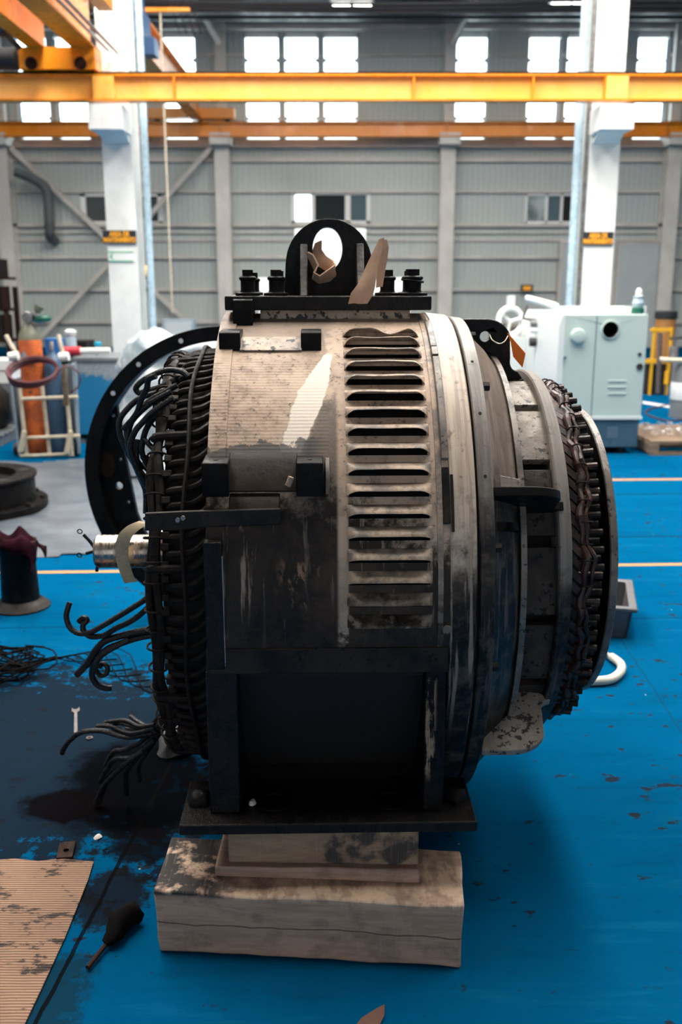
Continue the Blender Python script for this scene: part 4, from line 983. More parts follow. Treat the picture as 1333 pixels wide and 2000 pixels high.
# ================================================================== TIMBERS UNDER THE MOTOR
def poly_block(name, pts_bot, pts_top, m, label, cat, group=None, bevel=0.006, cr=0.0, zmin=None):
    c = Vector((sum(p[0] for p in pts_bot)/4, sum(p[1] for p in pts_bot)/4, pts_bot[0][2]))
    # subdivided box so the edges can wander
    N = 10; b = MB(); vs = []; idx = {}
    def P3(u, v, w_):
        lo = (Vector(pts_bot[0])*(1-u)+Vector(pts_bot[1])*u)*(1-v)+(Vector(pts_bot[3])*(1-u)+Vector(pts_bot[2])*u)*v
        hi = (Vector(pts_top[0])*(1-u)+Vector(pts_top[1])*u)*(1-v)+(Vector(pts_top[3])*(1-u)+Vector(pts_top[2])*u)*v
        return lo*(1-w_)+hi*w_-c
    nu, nv, nw = 14, 5, 4
    def vid(i, j, k):
        if (i,j,k) not in idx: idx[(i,j,k)] = len(vs); vs.append(P3(i/nu, j/nv, k/nw))
        return idx[(i,j,k)]
    fs = []
    for i in range(nu):
        for j in range(nv):
            for k in (0, nw): fs.append((vid(i,j,k), vid(i+1,j,k), vid(i+1,j+1,k), vid(i,j+1,k)))
        for k in range(nw):
            for j in (0, nv): fs.append((vid(i,j,k), vid(i+1,j,k), vid(i+1,j,k+1), vid(i,j,k+1)))
    for j in range(nv):
        for k in range(nw):
            for i in (0, nu): fs.append((vid(i,j,k), vid(i,j+1,k), vid(i,j+1,k+1), vid(i,j,k+1)))
    ob = b.add(vs, fs).build(name, M[m], loc=c, bevel=bevel)
    if cr: crumple(ob, cr, 9, zmin=0.0 if zmin is None else zmin)
    return tag(ob, label, cat, group)
def flat4(pxs, z): return [floor_at(x, y, z) for x, y in pxs]
TZ = 0.182
fb = [floor_at(313,1857), floor_at(901,1892)]
bt = flat4([(299,1742),(907,1768),(899,1660),(336,1633)], TZ)
dback = [(bt[3]-bt[0]), (bt[2]-bt[1])]
bb = [fb[0], fb[1], fb[1]+Vector((dback[1].x,dback[1].y,0)), fb[0]+Vector((dback[0].x,dback[0].y,0))]
poly_block('timber_block', bb, bt, 'timber', 'big sawn timber block lying on the blue floor, lowest under the motor', 'timber', cr=0.007)
pz = 0.225
q0 = flat4([(421,1712),(820,1727)], TZ+0.001); q1 = flat4([(421,1694),(820,1700)], pz)
bk = Vector((0.0,0.20,0))
poly_block('timber_plank', [q0[0],q0[1],q0[1]+bk,q0[0]+bk], [q1[0],q1[1],q1[1]+bk,q1[0]+bk], 'timber', 'thin timber plank between the big timber block and the upper block', 'timber', cr=0.003)
q0 = flat4([(446,1691),(818,1697)], pz+0.001); q0[0].y += 0.012; q0[1].y += 0.012
q1 = [Vector((p.x,p.y+0.004,ZB-0.001)) for p in q0]; bk = Vector((0,0.19,0))
poly_block('timber_block', [q0[0],q0[1],q0[1]+bk,q0[0]+bk], [q1[0],q1[1],q1[1]+bk,q1[0]+bk], 'timber2', 'oily upper timber block directly under the motor foot plate', 'timber', cr=0.002)

# ================================================================== CARD, TAG AND SMALL THINGS ON THE MOTOR
def ribbon_card(name, label, spine, widths, thick=0.004, m='cardplain'):
    b = MB(); rings = []
    for (p, wdir), wd in zip(spine, widths):
        p, wdir = Vector(p), Vector(wdir).normalized(); rings.append((p-wdir*wd/2, p+wdir*wd/2))
    n = len(rings); vs = []; fs = []
    for s in (0, 1):
        for i, (a, c) in enumerate(rings):
            t_ = (rings[min(i+1,n-1)][0]-rings[max(i-1,0)][0]); nn = t_.cross(c-a).normalized()*thick*s
            for k in range(5): vs.append(a+(c-a)*k/4+nn)
    N = n*5
    for i in range(n-1):
        for k in range(4): q = i*5+k; fs += [(q,q+1,q+6,q+5), (q+N,q+5+N,q+6+N,q+1+N)]
        for k in (0,4): q = i*5+k; fs.append((q,q+5,q+5+N,q+N))
    for i in (0, n-1):
        for k in range(4): q = i*5+k; fs.append((q,q+1,q+1+N,q+N))
    c0 = vs[0].copy(); b.add([v-c0 for v in vs], fs); o = b.build(name, M[m], loc=c0, ang=50); crumple(o, 0.006, 30)
    return tag(o, label, 'cardboard')
yc = D0-0.16
W = lambda px, py, y: at(px, py, y)
ribbon_card('cardboard_scrap', 'torn tan cardboard standing on the top plate right of the lifting eye',
  [(W(700,594,2.790),(1,0,0)),(W(708,573,2.785),(1,0,0)),(W(716,555,2.79),(1,-0.5,0)),(W(724,525,2.795),(0.9,-0.6,0.2)),(W(736,495,2.80),(0.8,-0.6,0.2)),(W(744,466,2.80),(0.7,-0.6,0.1))], [0.058,0.062,0.060,0.045,0.032,0.022])
ribbon_card('cardboard_scrap', 'pale folded cardboard flap leaning between the lifting eye and a stud',
  [(W(741,562,2.83),(1,0.4,0)),(W(744,535,2.83),(1,0.4,0.1)),(W(749,505,2.83),(1,0.5,0.1)),(W(753,485,2.83),(1,0.5,0.1)),(W(751,470,2.83),(1,0.4,0.1))], [0.016,0.026,0.028,0.028,0.020])
ribbon_card('cardboard_scrap', 'torn cardboard curled through the hole of the lifting eye',
  [(W(622,474,2.98),(1,0,0.3)),(W(618,492,2.97),(1,0,0.3)),(W(628,510,2.95),(0.7,0,0.6)),(W(648,520,2.92),(0.2,-0.6,0.8)),(W(656,528,2.90),(0,-0.8,0.6)),(W(645,538,2.88),(0,-0.8,0.5)),(W(624,546,2.87),(0,-0.9,0.3)),(W(612,538,2.87),(0.1,-0.9,0.3)),(W(616,522,2.88),(0.2,-0.9,0.3)),(W(607,502,2.88),(0.2,-0.9,0.3)),(W(600,495,2.88),(0.2,-0.9,0.2))],
  [0.018,0.030,0.040,0.050,0.055,0.06,0.06,0.055,0.05,0.045,0.035])
# orange tag tied to the top lug
ye = D0-0.05
tg = thing('inspection_tag', 'orange card tag tied to the black lifting ear at the motor top right', 'tag', W(990,655,ye-0.03))
def rel(px, py, y): return W(px,py,y)-W(990,655,ye-0.03)
o = [rel(992,650,ye-0.02), rel(1027,690,ye-0.03), rel(1021,718,ye-0.03), rel(1003,697,ye-0.02), rel(998,668,ye-0.02)]
MB().add(o+[p+Vector((0.001,0.0015,0)) for p in o], [(0,1,2,3,4),(9,8,7,6,5)]+[(i,(i+1)%5,(i+1)%5+5,i+5) for i in range(5)]).build('card', M['orange_tag'], tg)
MB().tube([rel(957,653,ye-0.01), rel(962,664,ye-0.03), rel(975,671,ye-0.035), rel(986,667,ye-0.035), rel(993,656,ye-0.025)], 0.0016, 6, sub=5).build('wire', M['wire'], tg)
# pebble on the foot plate
o = MB().lathe_z([(0.004,0),(0.009,0.004),(0.010,0.009),(0.006,0.015),(0.001,0.016)], seg=12).build('pebble', M['stone'], loc=floor_at(494,1573,ZB+0.0295)); crumple(o, 0.004, 60, zmin=0)
tag(o, 'small white pebble on the motor foot plate inside the dark window', 'pebble')

# ================================================================== FLOOR LITTER NEAR THE CAMERA
cz = 0.004
pts = [floor_at(x,y,cz) for x,y in ((-120,1690),(28,1678),(75,1683),(120,1678),(183,1684),(172,1720),(128,1830),(82,1930),(30,2040),(-160,2060))]
c0 = Vector((pts[2].x, pts[2].y-0.2, 0.0))
o = MB().prism([(p.x-c0.x,p.y-c0.y) for p in pts], (0,0,0.004), (1,0,0), (0,1,0), 0.005).build('cardboard_sheet', M['card'], loc=c0)
tag(o, 'oil spotted corrugated cardboard sheet flat on the floor at the bottom left', 'cardboard')
a, b_ = floor_at(127,1677), floor_at(137,1640)
d = (b_-a).normalized(); s = Vector((d.y,-d.x,0)); lp = [(-0.024,-0.01),(0.024,-0.01),(0.022,0.075),(0.012,0.078),(-0.026,0.072)]
o = MB().prism(lp, (0,0,0.006), s, d, 0.010, [arc(0.0,0.028,0.009,0,340,12)]).build('iron_strap', M['rust'], loc=a, bevel=0.001)
tag(o, 'rusty iron strap end with a hole behind the cardboard sheet', 'iron strap')
# oily brush
a, m_, e = floor_at(171,1890,0.010), floor_at(206,1846,0.014), floor_at(262,1780,0.024)
t = thing('paint_brush', 'oil soaked black brush lying left of the big timber block', 'brush', Vector((m_.x,m_.y,0)))
rr = lambda u: 0.012+0.020*sin(min(1,u*1.25)*pi*0.62)
o = MB().tube([m_-Vector((m_.x,m_.y,0))+(e-m_)*k/8+Vector((0.006*sin(k),0.004*cos(k*2),0.012*sin(pi*k/8))) for k in range(9)], rr, 12).build('bristles', M['rag'], t); crumple(o, 0.010, 55)
MB().tube([a-Vector((m_.x,m_.y,0)), m_-Vector((m_.x,m_.y,0))], 0.0065, 8).build('handle', M['rust'], t)
a = floor_at(690,2010); e = floor_at(752,1964)
o = MB().add([Vector((0,0,0.001)), Vector((0.055,-0.008,0.003)), Vector((0.075,0.03,0.012)), e-a+Vector((0,0,0.004)), Vector((0.02,0.02,0.014)), Vector((0.03,0.0,0.016)), (e-a)*0.6+Vector((0.012,0,0.020))],
   [(0,1,2,3,4),(0,5,1),(1,5,6,2),(2,6,3),(3,6,4),(4,6,5,0)]).build('wood_chip', M['leaf'], loc=a)
tag(o, 'reddish brown chip on the blue floor at the bottom edge', 'chip')
# spanner
a, e = floor_at(148,1432,0.004), floor_at(148,1385,0.004); d = (e-a); Ls = d.length; d.normalize(); s = Vector((d.y,-d.x,0))
o = [(-0.007,0),(0.007,0),(0.006,Ls*0.82),(0.016,Ls*0.90),(0.015,Ls*1.05),(0.006,Ls*0.97),(-0.006,Ls*0.97),(-0.015,Ls*1.05),(-0.016,Ls*0.90),(-0.006,Ls*0.82)]
tag(MB().prism(o, (0,0,0), s, d, 0.007).build('spanner', M['chrome'], loc=a, bevel=0.001), 'dull chrome open end spanner on the grimy floor behind the lower cables', 'spanner')
c = floor_at(175,1443); tag(MB().torus((0,0,0.004), 0.010, 0.0035, seg=14, s2=6).build('washer', M['chrome'], loc=c), 'small steel washer lying below the spanner', 'washer')
c = floor_at(192,1637); o = MB().lathe_z([(0.004,0),(0.012,0.003),(0.006,0.009),(0.001,0.010)], seg=9).build('pebble', M['stone'], loc=c); crumple(o, 0.006, 60, zmin=0); tag(o, 'pale chip of dirt on the blue floor beside the iron strap', 'pebble')
# wire tangle at the left edge
c = floor_at(30,1315); b = MB()
for k in range(16):
    r0 = random.uniform(0.05,0.20); ax = random.uniform(0,6.28); pts = []
    for j in range(10):
        th = ax+j*random.uniform(0.45,0.75); pts.append(Vector((random.uniform(-.06,.06)+r0*cos(th)*1.1-0.08, r0*sin(th)+random.uniform(-.05,.05), 0.008+0.06*abs(sin(th*1.3+k)))))
    b.tube(pts, 0.004, 5, sub=3)
for k in range(7): b.tube([Vector((0,0.02,0.01)), Vector((0.12+0.05*k,0.10+0.02*k,0.03)), Vector((0.25+0.06*k,0.12-0.05*k,0.006)), Vector((0.42+0.05*k,0.16-0.06*k,0.004))], 0.0028, 5, sub=4)
tag(b.build('wire_tangle', M['rag'], loc=c), 'tangle of dirty scrap wire on the floor at the left edge', 'wire', kind='stuff')
# dark lump under the coil end
c = floor_at(345,1492); o = MB().lathe_z([(0.05,0),(0.075,0.01),(0.07,0.05),(0.05,0.075),(0.01,0.085)], seg=18).build('rag_lump', M['greycrate'], loc=c+Vector((-0.01,0.10,0))); crumple(o, 0.03, 14, zmin=0)
tag(o, 'dark grey rag lump on the floor under the motor coil end', 'rag')

# ---- flanged spool with a maroon cloth
c = floor_at(42,1185); t = thing('flanged_spool', 'black flanged spool standing on the blue floor at the left edge', 'spool', c)
MB().lathe_z([(0.150,0),(0.150,0.012),(0.105,0.045),(0.100,0.05),(0.092,0.30),(0.098,0.36)], seg=40).build('barrel', M['black'], t, ang=25)
MB().lathe_z([(0.152,0.0),(0.154,0.010),(0.108,0.048),(0.104,0.046),(0.14,0.002)], seg=40).build('base_flange', M['dark'], t)
MB().lathe_z([(0.100,0.355),(0.108,0.362),(0.108,0.372),(0.05,0.373)], seg=40).build('top_rim', M['rust'], t)
b = grid_sheet(0.30, 0.26, 22, 20); o = b.build('cloth', M['maroon_cloth'], loc=c+Vector((0.0,-0.01,0.375)))
for v in o.data.vertices:
    rr = math.hypot(v.co.x, v.co.y); v.co.z = 0.025+0.022*sin(v.co.x*45+v.co.y*20)+0.018*sin(v.co.y*50)-max(0, rr-0.10)*1.3
    if rr < 0.108: v.co.z = max(v.co.z, 0.004)
    if v.co.x > 0.08: v.co.z -= 0.03; v.co.x -= (v.co.x-0.08)*0.5; v.co.x = max(v.co.x, 0.115)
crumple(o, 0.016, 16); sm = o.modifiers.new('thick', 'SOLIDIFY'); sm.thickness = 0.006
tag(o, 'crumpled maroon cloth draped over the black spool', 'cloth')
# ---- big black hub lying on the plastic sheet
zc_ = 0.02; c = floor_at(-60,990,zc_)
t = thing('flanged_hub', 'large black flanged hub lying flat on the plastic sheet at the left edge', 'hub', c)
rb = (floor_at(103,985,zc_)-c).length*0.94
MB().lathe_z([(rb,0.0),(rb,0.045),(rb*0.87,0.05),(rb*0.85,0.05),(rb*0.85,0.22),(rb*0.88,0.235),(rb*0.88,0.255),(rb*0.62,0.258),(rb*0.60,0.20),(rb*0.2,0.20)], seg=64).build('hub_body', M['black'], t, ang=25)
for k in range(12):
    a_ = k*pi/6+0.2; MB().hexa((rb*0.93*cos(a_),rb*0.93*sin(a_),0.045), (rb*0.93*cos(a_),rb*0.93*sin(a_),0.072), 0.02).build('bolt', M['dark'], t)
for k in range(6):
    a_ = k*pi/3+0.5; MB().cyl((rb*0.73*cos(a_),rb*0.73*sin(a_),0.2575), (rb*0.73*cos(a_),rb*0.73*sin(a_),0.259), rb*0.07, seg=16).build('recess', M['deep'], t)

# ---- plastic sheet on the floor
pts = [floor_at(x,y) for x,y in ((-330,1112),(0,1098),(95,1090),(190,1080),(420,1076),(470,1040),(465,905),(150,897),(60,905),(-60,900),(-300,930))]
c0 = Vector((sum(p.x for p in pts)/len(pts), sum(p.y for p in pts)/len(pts), 0)); N = 40
x0, x1, y0, y1 = min(p.x for p in pts), max(p.x for p in pts), min(p.y for p in pts), max(p.y for p in pts)
def inside(x, y):
    r_ = False; n = len(pts)
    for i in range(n):
        a, b_ = pts[i], pts[(i+1)%n]
        if (a.y > y) != (b_.y > y) and x < (b_.x-a.x)*(y-a.y)/(b_.y-a.y)+a.x: r_ = not r_
    return r_
vs = []; fs = []; nx, ny = 70, 60
for j in range(ny+1):
    for i in range(nx+1): vs.append(Vector((x0+(x1-x0)*i/nx-c0.x, y0+(y1-y0)*j/ny-c0.y, 0.006)))
for j in range(ny):
    for i in range(nx):
        if inside(x0+(x1-x0)*(i+.5)/nx, y0+(y1-y0)*(j+.5)/ny): a = j*(nx+1)+i; fs.append((a,a+1,a+nx+2,a+nx+1))
o = MB().add(vs, fs).build('plastic_sheet', M['sheet'], loc=c0); crumple(o, 0.018, 3.5, 4.0, zmin=0.003)
tag(o, 'crumpled translucent plastic sheet spread on the blue floor behind the motor', 'plastic sheet')

# ---- end shield ring standing behind
Yr = 4.69; rc = at(452,930,Yr); rR = rc.z-0.012
t = thing('end_shield', 'big black steel end shield ring standing upright behind the motor cables', 'end shield', (rc.x, Yr, 0.012), radians(-6))
def rp(r_, a): return (r_*cos(dg(a)), r_*sin(dg(a)))
outer = [rp(rR,a) for a in range(0,360,4)]; inn = [rp(rR*0.905,a) for a in range(0,360,4)]
MB().prism(outer, (0,0,rR), (1,0,0), (0,0,1), 0.10, [inn]).build('rim', M['black'], t, bevel=0.004)
ch = [rp(rR*0.905,a) for a in range(138,222,4)]
x_a, x_b = rp(rR*0.905,138), rp(rR*0.905,221)
poly = [rp(rR*0.93,a) for a in range(136,262,4)]+[(-0.10*rR,-0.93*rR),(-0.50*rR,-0.62*rR),(-0.63*rR,-0.40*rR),(-0.675*rR,-0.28*rR),(-0.725*rR,0.04*rR),(-0.745*rR,0.195*rR),(-0.775*rR,0.48*rR)]
hl = [arc(-0.79*rR,-0.085*rR,0.027*rR,0,345,16)]
for hx, hy in ((-0.767,0.40),(-0.735,0.10),(-0.695,-0.20)): hl.append(arc(hx*rR-0.035*rR,hy*rR,0.011*rR,0,330,10))
MB().prism(poly, (0,0.02,rR), (1,0,0), (0,0,1), 0.03, hl).build('web_plate', M['black'], t)
MB().prism(arc(-0.86*rR,0.06*rR,0.055*rR,0,345,14,0.09*rR), (0,0.0,rR), (1,0,0), (0,0,1), 0.012).build('rust_patch', M['rust'], t)
for a_ in (128,144,108,90): 
    q = rp(rR*0.95,a_); MB().cyl((q[0],-0.0505,rR+q[1]), (q[0],-0.052,rR+q[1]), 0.012, seg=12).build('hole_disc', M['frame_white'], t)  # white discs painted for the bright background seen through rim holes

# ---- wrapped machine heap behind the ring
yp = 8.3; a, b_ = at(222,700,yp), at(455,665,yp)
b = MB(); W_, D_, Hh = b_.x-a.x, 1.0, b_.z-0.0
n1, n2_, n3 = 16, 10, 12
o = MB()
nu, nv = 26, 22; vs = []; fs = []
for j in range(nv+1):
    v = j/nv
    for i in range(nu):
        th = 2*pi*i/nu; sx = abs(cos(th))**0.5*(1 if cos(th) > 0 else -1); sy = abs(sin(th))**0.5*(1 if sin(th) > 0 else -1)
        if v < 0.7: k = 1.08-0.16*v/0.7; z = Hh*0.92*v/0.7
        else: q = (v-0.7)/0.3; k = 0.92*max(0.0, cos(q*pi/2))**0.6; z = Hh*(0.92+0.08*sin(q*pi/2))
        vs.append(Vector((sx*W_/2*k, sy*D_/2*k, z)))
for j in range(nv):
    for i in range(nu): a_ = j*nu+i; b2 = j*nu+(i+1)%nu; fs.append((a_,b2,b2+nu,a_+nu))
o = MB().add(vs, fs).build('wrapped_machine', M['wrap'], loc=((a.x+b_.x)/2, yp+0.5, 0), ang=180); crumple(o, 0.22, 2.6, 2.0, zmin=0.0); crumple(o, 0.07, 8, 5.0, zmin=0.0)
tag(o, 'machine wrapped in white plastic standing behind the end shield ring', 'wrapped machine')

# ================================================================== GAS CYLINDER CART (left)
Yk = 9.35
def K(px, py, y=Yk): return at(px, py, y)
cb = floor_at(95,893); cart = thing('cylinder_cart', 'cream framed gas cylinder cart with grey sheet sides at the left', 'cart', (cb.x,cb.y,0))
def Kr(px, py, dy=0.0): return at(px, py, cb.y+dy)-Vector((cb.x,cb.y,0))
for xa, xb in (((37,745),(53,893)),((82,752),(98,893)),((128,745),(141,890))):
    MB().tube([Kr(*xa,-0.02), Kr(*xb,-0.02)], 0.020, 8).build('upright', M['cream'], cart)
for ya, x0_, x1_ in ((777,44,152),(853,54,156),(889,40,136)):
    MB().tube([Kr(x0_,ya+2,-0.05), Kr(x1_,ya-2,-0.05)], 0.018, 8).build('cross_bar', M['cream'], cart)
for xa, ya, xb, yb in ((48,842,40,882),(138,842,130,884)): MB().tube([Kr(xa,ya,-0.09), Kr(xb,yb,-0.09)], 0.026, 8).build('strut', M['cream'], cart)
for (xa,ya),(xb,yb),g in (((32,690),(12,655),(27,697)),((124,694),(114,654),(125,698))):
    hnd = MB().tube([Kr(xa,ya,-0.05), Kr((xa+xb)/2,(ya+yb)/2+2,-0.05), Kr(xb,yb,-0.02)], 0.022, 8).build('handle', M['cream'], cart)
    q = Kr(*g,-0.07); MB().cyl(q+Vector((-0.045,0,0)), q+Vector((0.045,0,0.01)), 0.045, seg=14).build('white_grip', M['frame_white'], hnd)
b = MB(); q = [Kr(20,742,0.32), Kr(148,706,0.32), Kr(157,884,0.32), Kr(36,890,0.32)]
b.loft([[Kr(20,745,0.0), Kr(20,740,0.34), Kr(36,888,0.34), Kr(36,890,0.0)], [Kr(24,745,0.0), Kr(24,740,0.34), Kr(40,888,0.34), Kr(40,890,0.0)]]); b.loft([[Kr(140,712,0.0), Kr(140,710,0.34), Kr(152,884,0.34), Kr(152,886,0.0)], [Kr(146,712,0.0), Kr(146,710,0.34), Kr(158,884,0.34), Kr(158,886,0.0)]])
b.loft([[q[0], q[1], q[2], q[3]], [p+Vector((0,0.02,0)) for p in q]]); b.build('sheet_body', M['greyblue'], cart)
for px in (36,146): q = Kr(px,882,0.1); MB().cyl(Vector((q.x-0.03,q.y,0.07)), Vector((q.x+0.03,q.y,0.07)), 0.07, seg=18).build('wheel', M['rubber'], cart)
def gas(name, label, pb, pt, r, cm, collar=None):
    base = at(pb[0],pb[1],cb.y+0.13); base.z = max(base.z, 0.03); top = at(pt[0],pt[1],cb.y+0.17)
    t = thing(name, label, 'gas cylinder', base); ax = top-base; Ln = ax.length; dirv = ax.normalized()
    Q = Vector((0,0,1)).rotation_difference(dirv).to_matrix()
    def lz(prof, nm, m, par): 
        bb_ = MB().lathe_z(prof, seg=28); bb_.v = [Q @ p for p in bb_.v]; return bb_.build(nm, M[m], par)
    lz([(r*0.9,0),(r,0.02),(r,Ln*0.98),(r*0.97,Ln)], 'tank', cm, t)
    lz([(r*0.97,Ln),(r*0.9,Ln+0.05),(r*0.6,Ln+0.13),(r*0.32,Ln+0.17),(r*0.3,Ln+0.20)], 'shoulder', collar or cm, t)
    v = lz([(r*0.22,Ln+0.20),(r*0.22,Ln+0.27),(r*0.15,Ln+0.28)], 'valve', 'steel', t)
    return t, Q, Ln
tk, Q, Ln = gas('gas_cylinder', 'dented orange gas cylinder in the cart', (77,888), (58,664), 0.115, 'orange_cyl', 'olive')
reg = MB(); p = Q @ Vector((0,0,Ln+0.24))
reg.cyl(p, p+Vector((0.10,-0.06,0.02)), 0.025, seg=10); reg.build('regulator', M['steel'], tk); MB().cyl(p+Vector((0.02,-0.06,-0.02)), p+Vector((0.02,-0.10,-0.02)), 0.05, seg=16).build('gauge', M['steel'], tk)
MB().cyl(p+Vector((0.10,-0.03,0.03)), p+Vector((0.13,-0.02,0.09)), 0.03, 0.05, seg=12).build('gauge', M['olive'], tk)
MB().prism([(-0.06,-0.04),(0.0,0.05),(0.05,-0.06),(0.01,-0.07)], Q @ Vector((-0.03,-0.118,Ln-0.15)), (1,0,0), (0,0,1), 0.004).build('label_patch', M['greyblue'], tk)
gas('gas_cylinder', 'slate blue gas cylinder in the cart beside the orange one', (116,886), (104,722), 0.098, 'blue_cyl')
# green oval cap of the far mask / bottle on the regulator
p = at(78,625,cb.y+0.25); t = tag(MB().lathe_z([(0.02,-0.03),(0.11,-0.01),(0.12,0.02),(0.09,0.045),(0.01,0.05)], seg=24).build('welding_mask', M['green'], loc=p+Vector((0,0,0))), 'dark green welding cap hung on the orange cylinder valve', 'mask')
# maroon hose coil
hc = at(66,727,cb.y-0.16); b = MB()
for k in range(5):
    b.torus(Vector((0,-0.01*k,0.012*k-0.02)), 0.235-0.010*(k%2), 0.014, Vector((0.03*k-0.05,-0.50,1)), 48, 8)
b.tube([Vector((0.20,-0.05,-0.02)), Vector((0.34,-0.03,0.06)), Vector((0.44,0,-0.02)), Vector((0.42,0.02,-0.14)), Vector((0.30,0.02,-0.22))], 0.008, 6, sub=6)
tag(b.build('hose_coil', M['maroon'], loc=hc), 'coiled maroon welding hose hung around the cart top', 'hose')
b = MB()
for k in range(5): b.tube([at(123+k,712,cb.y-0.13), at(122+2*k,745,cb.y-0.15), at(126+k*1.5,775,cb.y-0.14), at(124+k*2,792,cb.y-0.12)], 0.012, 6, sub=4)
tag(b.build('rope_bundle', mat('tan_rope',(0.20,0.15,0.09),(0.12,0.09,0.06),20,0.8)), 'tan rope bundle tied to the right side of the cart', 'rope')

# bin behind the cart with things on top
Yb = 10.3; a, b_ = at(140,705,Yb), at(246,890,Yb)
t = thing('steel_bin', 'grey steel bin with a big patch of blue paint behind the cart', 'bin', ((a.x+b_.x)/2, Yb+0.45, 0)); Wb = b_.x-a.x
bz = a.z
b = MB(); b.span((-Wb/2,-0.45,0.06), (Wb/2,-0.41,bz)); b.span((-Wb/2,0.41,0.06), (Wb/2,0.45,bz)); b.span((-Wb/2,-0.45,0.06), (-Wb/2+0.04,0.45,bz)); b.span((Wb/2-0.04,-0.45,0.06), (Wb/2,0.45,bz)); b.span((-Wb/2,-0.45,0.06), (Wb/2,0.45,0.10)); b.build('bin_body', M['bin'], t)
MB().span((-Wb/2-0.02,-0.47,bz), (Wb/2+0.02,0.47,bz+0.03)).build('lid', M['grey'], t)
for xx in (-Wb/2+0.05,Wb/2-0.05):
    for yy in (-0.4,0.4): MB().span((xx-0.04,yy-0.04,0), (xx+0.04,yy+0.04,0.06)).build('foot', M['grey'], t)
tz = bz+0.031
def on_bin(px, y=Yb+0.3): q = at(px,690,y); return Vector((q.x,y,tz))
c = on_bin(140); t = thing('spray_bottle', 'grey blue bottle with white cap on the steel bin', 'bottle', c); h_ = at(140,643,c.y).z-tz
MB().lathe_z([(0.055,0),(0.06,0.01),(0.06,h_*0.6),(0.045,h_*0.75)], seg=20).build('bottle_body', M['bottle'], t); MB().lathe_z([(0.05,h_*0.75),(0.062,h_*0.80),(0.066,h_*0.92),(0.03,h_)], seg=20).build('cap', M['frame_white'], t)
c = on_bin(192,Yb+0.35); t = thing('spray_bottle', 'small clear bottle with cyan cap on the steel bin', 'bottle', c); h_ = at(192,668,c.y).z-tz
MB().lathe_z([(0.03,0),(0.032,0.01),(0.03,h_*0.7),(0.02,h_*0.75)], seg=16).build('bottle_body', M['bottle'], t); MB().lathe_z([(0.035,h_*0.72),(0.04,h_*0.8),(0.035,h_)], seg=16).build('cap', M['cyan'], t)
c = on_bin(108,Yb+0.1); h_ = 0.16; t = tag(MB().lathe_z([(0.09,0),(0.10,0.01),(0.105,0.17),(0.085,0.175)], seg=24).build('blue_tub', M['bluepl'], loc=at(109,692,Yb+0.1)), 'blue plastic tub behind the cart handle', 'tub')
c = on_bin(140,Yb+0.05); t = thing('red_tool', 'red power tool with long white tube lying on the steel bin', 'tool', c)
MB().cyl((-0.08,0,0.07), (0.10,0,0.07), 0.05, seg=14).build('tool_body', M['redpl'], t); MB().cyl((0.10,0,0.07), (0.42,0,0.075), 0.035, seg=12).build('tube', M['gloss_white'], t); MB().span((-0.06,-0.03,0.0), (0.0,0.03,0.05)).build('grip', M['rubber'], t)
# far left: white box, dark heap on a grey pallet, dark rack
p0, p1 = at(-40,745,11.0), at(20,704,11.0); t = thing('white_box', 'bright white box cut by the left picture edge', 'box', ((p0.x+p1.x)/2, 11.25, 0)); Wx = p1.x-p0.x
MB().span((-Wx/2,-0.25,0), (Wx/2,0.25,p0.z-0.02)).build('lower_box', M['grey'], t); MB().span((-Wx/2,-0.25,p0.z-0.02), (Wx/2,0.25,at(0,724,11).z)).build('box_body', M['frame_white'], t); MB().span((-Wx/2-0.01,-0.26,at(0,723,11).z), (Wx/2+0.01,0.26,p1.z)).build('lid', M['frame_white'], t)
c = floor_at(-20,862); t = thing('pallet', 'grey weathered pallet under the dark heap at the left edge', 'pallet', c)
for k in range(5): MB().span((-0.45,-0.35+k*0.16,0.10), (0.26,-0.24+k*0.16,0.125)).build('deck_board', M['grey'], t)
for xx in (-0.4,-0.1,0.2): MB().span((xx-0.04,-0.35,0), (xx+0.04,0.41,0.10)).build('bearer', M['grey'], t)
o = MB().lathe_z([(0.30,0),(0.33,0.1),(0.31,0.35),(0.22,0.52),(0.05,0.60)], seg=28).build('tarp_heap', M['coil'], loc=c+Vector((-0.10,0.03,0.127))); crumple(o, 0.10, 5, zmin=0.0); tag(o, 'dark brown covered heap on the grey pallet at the left edge', 'heap')
Yk2 = 22.0; p0, p1 = at(-120,560,Yk2), at(20,690,Yk2)
t = thing('storage_rack', 'dark brown storage rack against the far wall at the left edge', 'rack', ((p0.x+p1.x)/2, Yk2+0.4, 0)); Wx = p1.x-p0.x
for xx in (-Wx/2,-0.1,Wx/2-0.08): MB().span((xx,-0.4,0), (xx+0.1,-0.3,p0.z)).build('post', M['rust'], t); MB().span((xx,0.3,0), (xx+0.1,0.4,p0.z)).build('post', M['rust'], t)
for zz in (0.4,1.1,1.8): MB().span((-Wx/2,-0.4,zz), (Wx/2,0.4,zz+0.06)).build('shelf', M['rust'], t)
for k, (zz, hh) in enumerate(((0.46,0.55),(1.16,0.5),(1.86,0.4))): MB().span((-Wx/2+0.12,-0.35,zz), (Wx/2-0.15,0.35,zz+hh)).build('dark_stock', M['coil'], t)
